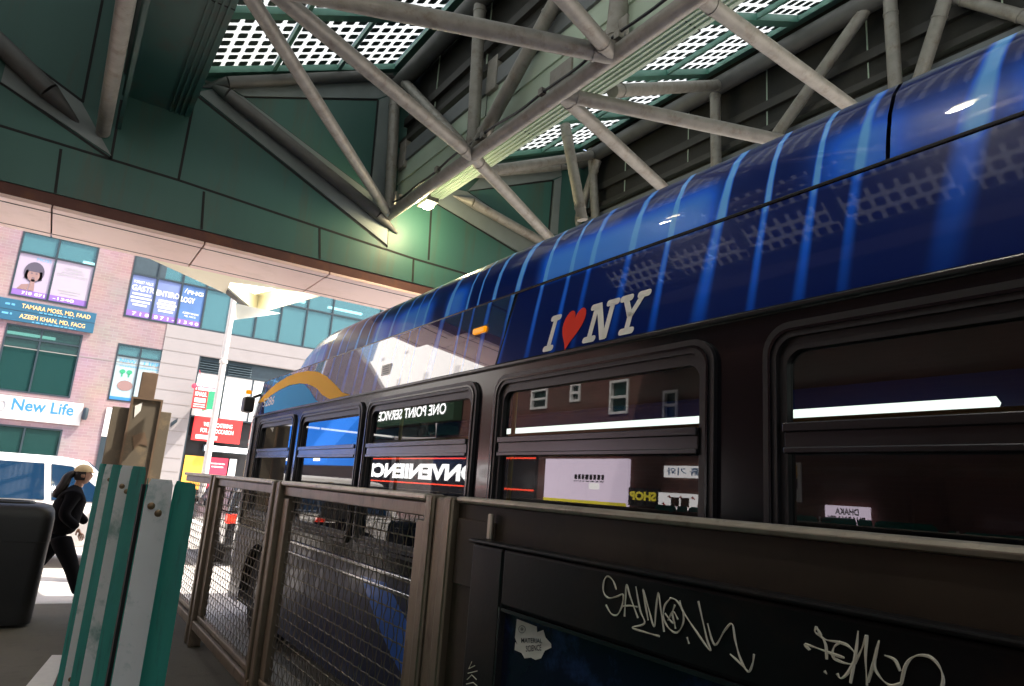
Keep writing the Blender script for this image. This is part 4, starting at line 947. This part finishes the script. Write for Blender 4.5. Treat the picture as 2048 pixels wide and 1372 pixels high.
def window(rc, vx, hz, glass_m, nm='window', fw=.05):
    a0,a1,b0,b1 = rc
    f = MB().wall(fp(-.06), a0, a1, b0, b1, [(a0+fw, a1-fw, b0+fw, b1-fw)])
    f = MB()
    f.box(a0, a0+fw, FY-.015, FY+.10, b0, b1); f.box(a1-fw, a1, FY-.015, FY+.10, b0, b1); f.box(a0+fw, a1-fw, FY-.015, FY+.10, b0, b0+fw); f.box(a0+fw, a1-fw, FY-.015, FY+.10, b1-fw, b1)
    for v in vx: f.box(v-fw*.5, v+fw*.5, FY-.010, FY+.08, b0+fw, b1-fw)
    for h in hz: f.box(a0+fw, a1-fw, FY-.012, FY+.07, h-fw*.5, h+fw*.5)
    o = f.build(nm, 'win_frame', blk)
    MB().box(a0+fw*.5, a1-fw*.5, FY+.03, FY+.045, b0+fw*.5, b1-fw*.5).build('pane', glass_m, o)
    return o
zt_A = onY(40,500,FY).z-.03
window(wA, [onY(108,540,FY).x], [zt_A], 'teal_glass')
window(wBn, [onY(72,720,FY).x], [onY(72,680,FY).z], 'dark_glass')
window(wC, [onY(45,880,FY).x], [], 'dark_glass')
window(wD, [onY(275,740,FY).x], [onY(270,715,FY).z], 'teal_glass')
rv = [onY(x, y, FY).x for x, y in ((310,590),(360,600),(409,610),(460,625),(512,640),(560,650),(610,660),(660,670))]
zt_R = onY(262,545,FY).z
window(wR, rv+[10.8], [zt_R], 'teal_glass', 'ribbon_window', .06)
# signs on the facade
def sign(name, label, cat, rc, m, th=.06, d=.03, bev=.008):
    a0,a1,b0,b1 = rc; t = thing(name, label, cat); MB().box(a0, a1, FY-d-th, FY-d, b0, b1).build('board', m, t, bevel=bev); return t, (lambda a, b: Vector((a0+(a1-a0)*a, FY-d-th-.004, b0+(b1-b0)*b)))
def write(t, fn, items):
    for txt, a0, a1, b0, b1, m, *k in items: text(MB(), txt, fn, a0, a1, b0, b1, *(k or [.012])).build('lettering', m, t)
def marks(t, fn, rows, m):
    """rows of illegibly small print"""
    q = MB()
    for a0, a1, b, h in rows:
        a = a0
        while a < a1-.01:
            wd = random.uniform(.015,.05); e = min(a+wd, a1); q.add([fn(a,b), fn(e,b), fn(e,b+h), fn(a,b+h)], [(0,1,2,3)]); a = e+.012
    q.build('small_print', m, t)
a, b = onY(0,592,FY), onY(191,665,FY)
t, f = sign('doctor_sign', 'dark blue two-row doctors sign with gold names above the green window', 'sign', (-2.9, onY(191,640,FY).x, onY(189,668,FY).z, onY(194,628,FY).z), 'sign_blue')
u = lambda x: (onY(x,620,FY).x+2.9)/(onY(191,640,FY).x+2.9)
write(t, f, [('TAMARA MOSS, MD, FAAD', u(42), u(184), .62, .86, 'letter_gold'), ('AZEEM KHAN, MD, FACG', u(42), u(177), .14, .38, 'letter_gold')])
marks(t, f, [(u(80), u(150), .535, .05), (u(70), u(160), .04, .05), (u(8), u(28), .70, .09), (u(5), u(26), .26, .09)], 'letter_cyan')
MB().add([f(0,.485), f(1,.485), f(1,.505), f(0,.505)], [(0,1,2,3)]).build('divider', 'win_frame', t)
t, f = sign('care_center_sign', 'wide white sign with large blue lettering above the lowest dark window', 'sign', (-2.9, onY(163,830,FY).x, onY(150,851,FY).z, onY(150,806,FY).z), 'sign_white')
u = lambda x: (onY(x,820,FY).x+2.9)/(onY(163,830,FY).x+2.9)
write(t, f, [('New Life', u(22), u(148), .40, .92, 'letter_blue', .02), ('Senior Care Center', u(36), u(128), .10, .30, 'letter_grey', .004)])
q = MB(); q.add([f(u(20),.20), f(u(33),.20), f(u(33),.23), f(u(20),.23)], [(0,1,2,3)]); q.add([f(u(131),.20), f(u(146),.20), f(u(146),.23), f(u(131),.23)], [(0,1,2,3)])
c_ = [f(u(3)+.022*math.cos(k*.5236), .55+.20*math.sin(k*.5236)) for k in range(13)]; q.poly_tube(c_, .02, 5); q.build('emblem', 'letter_grey', t)
lm = thing('wall_lamp', 'small dark wall lamp on the pink brick beside the white sign', 'lamp'); a = onY(170,828,FY)
MB().lathe([(.06,-.2),(.085,-.12),(.085,.12),(.06,.2)], (a.x, FY-.14, a.z), 14).build('shade', 'win_frame', lm, smooth=True); MB().box(a.x-.04, a.x+.04, FY-.12, FY-.005, a.z-.06, a.z+.06).build('bracket', 'win_frame', lm)
# posters in the windows
def poster(label, x0, x1, z0, z1, m, strip=None, d=.022):
    t = thing('window_poster', label, 'poster'); y = FY+d
    MB().box(x0, x1, y, y+.006, z0, z1).build('sheet', m, t)
    if strip: MB().box(x0, x1, y-.004, y-.001, z0, z0+(z1-z0)*.14).build('phone_strip', strip, t)
    return t, (lambda a, b: Vector((x0+(x1-x0)*a, y-.007, z0+(z1-z0)*b)))
xm = onY(108,540,FY).x
t, f = poster('pale poster of a smiling woman with a short dark bob in the top left window', wA[0]+.05, xm-.03, wA[2]+.05, zt_A-.03, 'poster_pale', 'poster_purple')
write(t, f, [('718', .28, .56, .04, .11, 'letter_white', .02), ('871', .64, .93, .04, .11, 'letter_white', .02), ('MOSS', .50, .92, .88, .95, 'letter_cyan', 0)])
pp_ = lambda cx, cy, rx, ry, n=22, a0=0, a1=2*PI: [f(cx+rx*math.cos(a0+(a1-a0)*k/(n-1)), cy+ry*math.sin(a0+(a1-a0)*k/(n-1))) for k in range(n)]
q = MB(); q.prism(pp_(.50,.59,.29,.245), (0,-.002,0)); q.prism([f(.27,.62), f(.24,.42), f(.34,.40), f(.40,.62)], (0,-.002,0)); q.prism([f(.73,.62), f(.76,.42), f(.66,.40), f(.60,.62)], (0,-.002,0)); q.build('hair_print', 'print_dark', t)
q = MB(); q.prism([p+Vector((0,-.003,0)) for p in pp_(.50,.515,.175,.15)], (0,-.002,0)); q.prism([p+Vector((0,-.003,0)) for p in (f(.42,.15), f(.60,.15), f(.56,.42), f(.46,.42))], (0,-.002,0)); q.prism([p+Vector((0,-.003,0)) for p in (f(.12,.15), f(.40,.15), f(.42,.30), f(.22,.26))], (0,-.002,0)); q.build('face_print', 'skin_pale', t)
q = MB(); q.prism([p+Vector((0,-.006,0)) for p in (f(.33,.60), f(.67,.60), f(.66,.68), f(.34,.68))], (0,-.001,0))
for cx in (.44,.57): q.prism([p+Vector((0,-.006,0)) for p in pp_(cx,.56,.03,.012,10)], (0,-.001,0))
q.prism([p+Vector((0,-.006,0)) for p in pp_(.505,.45,.05,.012,10)], (0,-.001,0)); q.build('feature_print', 'print_dark', t)
t, f = poster('pale lilac dermatology poster in the right half of the top left window', xm+.03, wA[1]-.05, wA[2]+.05, zt_A-.03, 'poster_lilac', 'poster_purple')
write(t, f, [('GENERAL', .25, .75, .80, .86, 'letter_grey', 0), ('& COSMETIC', .2, .8, .72, .78, 'letter_grey', 0), ('DERMATOLOGY', .08, .92, .64, .70, 'letter_grey', 0), ('-1340', .10, .66, .04, .11, 'letter_white', .02)])
marks(t, f, [(.2,.8,.28,.025), (.25,.75,.22,.025)], 'letter_grey')
rx = [wR[0]+.03]+rv[:3]
zb = wR[2]+.07
t, f = poster('blue clinic poster next to the brick, first of three in the ribbon window', rx[0]+.03, rx[1]-.035, zb, zt_R-.03, 'poster_blue', 'poster_purple')
write(t, f, [('FOREST HILLS', .08, .90, .80, .87, 'letter_white', .01), ('GASTR', .04, 1.0, .62, .76, 'letter_white', .03), ('7 1 8', .25, .95, .03, .11, 'letter_white', .02)])
marks(t, f, [(.1,.9,.52,.05), (.06,.95,.43,.05), (.1,.9,.34,.05), (.2,.8,.26,.05)], 'letter_white')
t, f = poster('blue clinic poster with ENTERO across its middle, second of three', rx[1]+.035, rx[2]-.035, zb, zt_R-.03, 'poster_blue', 'poster_purple')
write(t, f, [('ENTERO', .0, 1.0, .60, .74, 'letter_white', .03), ('8 7 1 -', .08, .95, .03, .11, 'letter_white', .02)])
marks(t, f, [(.15,.9,.46,.06), (.1,.95,.38,.06), (.15,.9,.30,.06), (.2,.85,.22,.05)], 'letter_white')
t, f = poster('deeper blue clinic poster with LOGY and a swoosh logo, third of three', rx[2]+.035, rx[3]-.03, zb, zt_R-.03, 'poster_navy', 'poster_purple')
write(t, f, [('FHG', .22, .92, .78, .88, 'letter_white', .03), ('LOGY', .0, .60, .56, .70, 'letter_white', .03), ('AZEEM KHAN', .15, .85, .28, .33, 'letter_white', .01), ('MD, FACG', .25, .75, .20, .25, 'letter_white', .01), ('1 3 4 0', .08, .92, .03, .11, 'letter_white', .02)])
q = MB(); q.poly_tube([f(.10+.1*k/8, .80+.11*math.sin(k/8*1.5)) for k in range(9)], .012, 5); q.build('logo_arc', 'letter_white', t)
MB().box(rx[0]+.03, rv[0]+.22, FY+.02, FY+.03, zt_R+.04, 9.5).build('louver_blank', 'louver', blk)
xmD = onY(275,740,FY).x
zD = onY(270,715,FY).z
t, f = poster('pale cyan poster with green tree emblem in the small brick window', wD[0]+.05, wD[1]-.05, wD[2]+.05, zD-.03, 'poster_cyan', None)
write(t, f, [('NEW', .06, .40, .86, .96, 'letter_cyan', .02), ('LIFE', .56, .90, .86, .96, 'letter_cyan', .02)])
marks(t, f, [(.08,.9,.78,.02)], 'letter_cyan')
q = MB()
for cx in (.16,.30): q.prism(pp_(cx,.66,.06,.05,14), (0,-.002,0)); q.prism([f(cx-.015,.54), f(cx+.015,.54), f(cx+.015,.62), f(cx-.015,.62)], (0,-.002,0))
q.build('tree_print', 'poster_green', t)
q = MB(); q.prism(pp_(.26,.34,.16,.12,16), (0,-.002,0)); q.prism(pp_(.78,.62,.13,.12,16), (0,-.002,0)); q.build('people_print', 'skin_pale', t)
MB().add([f(0,0), f(1,0), f(1,.07), f(0,.07)], [(0,1,2,3)]).build('base_strip', 'letter_blue', t)
# white door panel at the corner and dark doorway
MB().box(dr[0], dr[1]+.4, FY-.05, FY-.008, dr[2]+.25, dr[3]).build('white_door_panel', 'white_panel', blk)
MB().box(dr[0], dr[1]+.4, FY-.04, FY-.008, GZ, dr[2]+.24).build('door', 'win_frame', blk)
# dark slanting fixture on the concrete
a = onY(345,845,FY); fx = thing('wall_fixture', 'small dark slanted fixture on the pale concrete wall', 'fixture'); MB().prism([(a.x-.05,FY-.2,a.z-.16),(a.x+.12,FY-.2,a.z+.02),(a.x+.12,FY-.2,a.z+.16),(a.x-.05,FY-.2,a.z)], (0,.17,0)).build('shade', 'win_frame', fx)
# storefront
sh = thing('storefront', 'white panelled storefront with grey louvres in the concrete wall', 'storefront')
x0, x1 = sfh[0], 12.0; zl = onY(400,743,FY).z; zr = onY(385,832,FY).z; zr0 = onY(400,888,FY).z
lv = MB()
for a, b in ((x0+.05, onY(455,740,FY).x-.04), (onY(455,740,FY).x+.04, onY(507,740,FY).x-.04)):
    k = int((sfh[3]-.05-zl)/.09)
    for i in range(k): z = zl+.05+i*.09; lv.prism([(a,FY+.02,z),(a,FY+.09,z+.06),(a,FY+.10,z+.06),(a,FY+.03,z)], (b-a,0,0))
lv.build('louver', 'louver', sh); MB().box(x0+.02, x1, FY+.12, FY+.15, zl, sfh[3]).build('louver_back', 'louver', sh)
for a, b in ((x0+.05, onY(447,780,FY).x-.025), (onY(447,780,FY).x+.025, onY(503,790,FY).x-.025), (onY(503,790,FY).x+.025, 8.8), (8.85, 12)):
    MB().box(a, b, FY+.03, FY+.06, zr+.03, zl-.03).build('white_panel', 'white_panel', sh)
q = MB(); q.box(x0, x0+.05, FY-.01, FY+.1, GZ, sfh[3]); q.box(x0+.05, x1, FY+.0, FY+.1, zl-.03, zl+.02); q.box(x0+.05, x1, FY-.0, FY+.1, zr-.03, zr+.028)
for px_ in ((447,780),(503,790)): c = onY(*px_, FY).x; q.box(c-.024, c+.024, FY+.0, FY+.1, zr+.03, zl-.03)
q.build('frame', 'win_frame', sh)
MB().box(x0+.06, x1, FY+.2, FY+.25, GZ, zr-.04).build('shop_back', 'fascia_black', sh)
t, f = sign('catering_sign', 'red banner sign with white catering words over the storefront', 'sign', (onY(384,860,FY).x, onY(482,860,FY).x, onY(384,880,FY).z, onY(388,832,FY).z), 'sign_red', .05, .03)
write(t, f, [('WE DO CATERING', .20, .80, .62, .80, 'letter_white', .03), ('FOR ALL OCCASION', .16, .84, .36, .54, 'letter_white', .03)])
MB().prism([f(.08,.08), f(.52,.08), f(.52,.25), f(.08,.25)], (0,-.004,0)).build('white_bar', 'letter_white', t)
a, b = onY(410,892,FY), onY(470,905,FY); lb = thing('light_box', 'thin white light box under the red catering sign', 'sign'); MB().box(a.x, b.x+.4, FY-.16, FY-.02, onY(420,897,FY).z-.08, onY(420,897,FY).z+.10).build('box', 'lit_sign', lb, bevel=.01); MB().box(a.x-.05, b.x+.45, FY-.018, FY+.1, onY(420,897,FY).z-.12, onY(420,897,FY).z+.13).build('mount', 'win_frame', lb)
for nm, lab, r4, m_ in (('window_poster', 'orange food poster low in the storefront window', (371,910,405,945), 'poster_orange'), ('window_poster', 'red poster low in the storefront beside the orange one', (418,914,453,945), 'poster_red')):
    a0,a1,b0,b1 = R4(*r4); b0 -= .6
    t = thing(nm, lab, 'poster'); MB().box(a0, a1, FY+.01, FY+.03, b0, b1).build('sheet', m_, t); f = lambda a, b, a0=a0, a1=a1, b0=b0, b1=b1: Vector((a0+(a1-a0)*a, FY+.006, b0+(b1-b0)*b))
    if m_ == 'poster_red': marks(t, f, [(.15,.85,.78,.05), (.2,.8,.68,.05)], 'letter_white'); MB().box(a1+.05, a1+.3, FY+.01, FY+.03, b0, b1).build('white_edge', 'white_panel', t)
    else: q = MB(); q.prism([f(.45+.18*math.cos(k*.6), .38+.10*math.sin(k*.6)) for k in range(10)], (0,-.003,0)); q.build('food_print', 'brown_wood', t)
hs = thing('hanging_sign', 'small red and green sign projecting from the concrete corner of the storefront', 'sign')
a0,a1,b0,b1 = R4(380,783,402,822)
MB().box(a0, a1, FY-.9, FY-.84, b0, b1).build('red_face', 'sign_red', hs); MB().box(a1+.002, a1+.06, FY-.9, FY-.1, b0, b1).build('green_side', 'poster_green', hs)
a2 = onY(413,800,FY-.9).x; MB().box(a1+.062, a1+.30, FY-.88, FY-.84, b0+.02, b1+.02).build('green_return', 'poster_green', hs)
f = lambda a, b: Vector((a0+(a1-a0)*a, FY-.904, b0+(b1-b0)*b))
write(hs, f, [('KHALIL', .10, .92, .68, .92, 'letter_white', .03)]); MB().add([f(.12,.34), f(.88,.34), f(.88,.58), f(.12,.58)], [(0,1,2,3)]).build('white_bar', 'letter_white', hs); marks(hs, f, [(.1,.9,.20,.06), (.1,.9,.08,.06)], 'letter_white')
q = MB(); q.tube((a0, FY-.87, b1+.12), (a1+.45, FY-.3, b1+.2), .02, 8); q.tube((a0+.1, FY-.87, b1), (a0+.1, FY-.87, b1+.12), .02, 8); q.lathe([(.0,-.03),(.09,-.02),(.09,.02),(.0,.03)], (a0-.02, FY-.9, b1+.12), 14, 'Y'); q.tube((a0+.3, FY-.6, b1+.15), (a0+.1, FY-.6, b1+.75), .008, 6); q.build('bracket', 'poster_red', hs)

#@MIRRORED
# ------------------------------------------------------------------ shops beside the stop, out of frame, seen in the bus windows
SX = -5.5
VX = 2*BX-SX
def mr_(x, y): p = onX(x, y, VX); return p.y, p.z
shp = lambda d: (lambda a, b: Vector((SX+d, a, b)))
def mrect(x0, y0, x1, y1):                      # left/top and right/bottom in the photo -> y0,y1,z0,z1
    a, b = mr_(x0, y0), mr_(x1, y1); return min(a[0], b[0]), max(a[0], b[0]), min(a[1], b[1]), max(a[1], b[1])
tb = thing('brick_row_building', 'dark red brick building with white sash windows reflected in the bus windows', 'building')
uw = [mrect(1062,780,1092,816), mrect(1140,768,1158,802), mrect(1219,762,1254,826), mrect(1325,782,1353,838)]
MB().wall(shp(0), -8, 15.2, GZ, 5.0, uw+[(-8, -6, 0, 2)]).build('front_wall', 'dark_brick', tb)
MB().box(SX-8, SX-.01, 15.1, 15.2, GZ, 5.0).box(SX-8, SX, -8, 15.2, 5.0, 5.2).box(SX-8, SX-.01, -8, -7.9, GZ, 5.0).build('side_wall', 'dark_brick', tb)
for a0,a1,b0,b1 in uw:
    q = MB(); f_ = .05
    q.box(SX-.05, SX+.03, a0, a0+f_, b0, b1).box(SX-.05, SX+.03, a1-f_, a1, b0, b1).box(SX-.05, SX+.03, a0+f_, a1-f_, b0, b0+f_).box(SX-.05, SX+.03, a0+f_, a1-f_, b1-f_, b1).box(SX-.05, SX+.02, a0+f_, a1-f_, (b0+b1)/2-.025, (b0+b1)/2+.025)
    o = q.build('sash_window', 'white_frame', tb); MB().box(SX-.08, SX-.055, a0, a1, b0, b1).build('pane', 'dark_glass', o); MB().box(SX-.20, SX-.18, a0, a1, (b0+b1)/2, b1).build('blind', 'white_panel', o); MB().box(SX-.3, SX-.28, a0-.1, a1+.1, b0-.1, b1+.1).build('room_back', 'fascia_black', o)
lowb = thing('low_shop_building', 'low shop row with lit fascia next to the brick building beside the stop', 'building')
MB().box(SX-6, SX-.02, 15.25, 25, GZ, 4.2).build('front_wall', 'dark_brick', lowb)
hb = thing('corner_building', 'taller mauve brick building past the low shop row, seen only as a reflection', 'building')
MB().prism([(SX-.02,33,GZ),(SX-.02,60,GZ),(SX-12,60,GZ),(SX-12,52,GZ)], (0,0,11-GZ)).build('front_wall', 'mauve_brick', hb)
for y in (34, 37, 40, 43):
    for z in (5.2, 8.2):
        o = MB().box(SX-.015, SX+.02, y, y+1.5, z, z+1.9).build('window', 'white_frame', hb); MB().box(SX+.022, SX+.03, y+.08, y+1.42, z+.08, z+1.82).build('pane', 'dark_glass', o)
MB().prism([(SX+.1,32.9,11.02),(SX+.1,60.1,11.02),(SX-12,60.1,11.02),(SX-12,52,11.02)], (0,0,.3)).build('cornice', 'concrete', hb)
pb = thing('white_reflector_block', 'tall pale block added out of view so the bus side reflects white', 'building')
MB().box(-36, -22, 24, 75, GZ, 24).build('front_wall', 'white_panel', pb)  # unseen block added; its sunlit face whitens the bus side reflection
for y in range(27, 74, 6):
    for z in range(3, 22, 4): MB().box(-21.99, -21.95, y, y+.9, z, z+1.2).build('window', 'sign_white', pb)
def msign(name, label, rc, m, d=.10):
    a0,a1,b0,b1 = rc; t = thing(name, label, 'sign'); MB().box(SX+.02, SX+d, a0, a1, b0, b1).build('board', m, t)
    return t, (lambda a, b: Vector((SX+d+.006, a0+(a1-a0)*a, b0+(b1-b0)*b)))
# text reads along +y
rc = mrect(742,905,1075,1000); rc = (13.4, 24.6, 1.35, 2.55)
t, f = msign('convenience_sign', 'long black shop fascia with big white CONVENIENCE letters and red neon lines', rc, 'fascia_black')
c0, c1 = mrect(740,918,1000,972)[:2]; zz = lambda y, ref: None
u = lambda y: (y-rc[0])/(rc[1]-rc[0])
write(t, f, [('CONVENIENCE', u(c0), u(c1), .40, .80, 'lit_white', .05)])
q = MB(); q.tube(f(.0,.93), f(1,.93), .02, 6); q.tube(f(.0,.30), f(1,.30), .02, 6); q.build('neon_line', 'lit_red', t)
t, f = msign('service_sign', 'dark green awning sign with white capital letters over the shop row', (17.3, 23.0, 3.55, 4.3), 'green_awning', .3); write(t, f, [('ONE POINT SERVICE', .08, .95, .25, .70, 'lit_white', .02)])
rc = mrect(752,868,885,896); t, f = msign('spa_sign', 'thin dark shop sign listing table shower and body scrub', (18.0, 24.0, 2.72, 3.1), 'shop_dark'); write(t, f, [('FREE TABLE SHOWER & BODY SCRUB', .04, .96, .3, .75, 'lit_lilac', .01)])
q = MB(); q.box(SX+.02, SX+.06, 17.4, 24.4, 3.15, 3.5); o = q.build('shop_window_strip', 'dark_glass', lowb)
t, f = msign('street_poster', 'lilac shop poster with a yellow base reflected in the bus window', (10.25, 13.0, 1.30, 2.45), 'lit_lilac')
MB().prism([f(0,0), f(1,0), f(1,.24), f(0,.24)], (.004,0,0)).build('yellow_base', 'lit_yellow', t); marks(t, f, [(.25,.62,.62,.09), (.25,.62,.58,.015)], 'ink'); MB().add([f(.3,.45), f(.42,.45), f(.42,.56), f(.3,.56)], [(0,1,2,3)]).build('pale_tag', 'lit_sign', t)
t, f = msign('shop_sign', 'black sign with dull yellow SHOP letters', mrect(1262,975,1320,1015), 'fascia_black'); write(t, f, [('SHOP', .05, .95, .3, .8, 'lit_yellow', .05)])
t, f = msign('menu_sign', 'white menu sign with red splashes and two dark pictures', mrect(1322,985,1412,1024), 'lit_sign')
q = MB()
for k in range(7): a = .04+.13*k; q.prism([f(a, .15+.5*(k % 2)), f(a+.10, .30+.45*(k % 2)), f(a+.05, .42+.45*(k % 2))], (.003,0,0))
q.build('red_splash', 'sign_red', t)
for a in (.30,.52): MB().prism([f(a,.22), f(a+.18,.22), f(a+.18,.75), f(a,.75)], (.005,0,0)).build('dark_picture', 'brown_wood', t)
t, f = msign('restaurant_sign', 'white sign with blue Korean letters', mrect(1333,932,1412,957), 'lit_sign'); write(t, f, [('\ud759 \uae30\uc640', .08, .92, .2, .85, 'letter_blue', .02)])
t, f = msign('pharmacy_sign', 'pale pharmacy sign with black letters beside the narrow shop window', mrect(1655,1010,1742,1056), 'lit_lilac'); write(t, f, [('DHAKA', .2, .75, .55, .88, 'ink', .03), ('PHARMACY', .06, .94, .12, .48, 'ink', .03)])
rc = mrect(1560,925,1602,1004); q = thing('shop_window', 'narrow lit shop window with an orange blind beside the pharmacy', 'window'); MB().box(SX+.01, SX+.04, *rc).build('frame', 'white_frame', q); MB().box(SX+.045, SX+.05, rc[0]+.05, rc[1]-.05, rc[2]+(rc[3]-rc[2])*.6, rc[3]-.04).build('blind', 'poster_orange', q); MB().box(SX+.045, SX+.05, rc[0]+.05, rc[1]-.05, rc[2]+.2, rc[2]+(rc[3]-rc[2])*.58).build('pane', 'fascia_black', q)
aw = thing('shop_awning', 'blue shop awning with added glow and white marks farther along the shop row', 'awning'); MB().prism([(SX+.02,25.2,4.1),(SX+1.1,25.2,2.6),(SX+1.1,25.2,2.2),(SX+.02,25.2,2.2)], (0,13,0)).build('canvas', 'awning_glow_blue', aw)
q = MB(); 
for k in range(5): y = 26+2*k; q.prism([(SX+1.11,y,2.3),(SX+1.11,y+.8,2.3),(SX+1.11,y+.6,2.55),(SX+1.11,y+.1,2.5)], (.01,0,0))
q.build('white_mark', 'lit_white', aw)
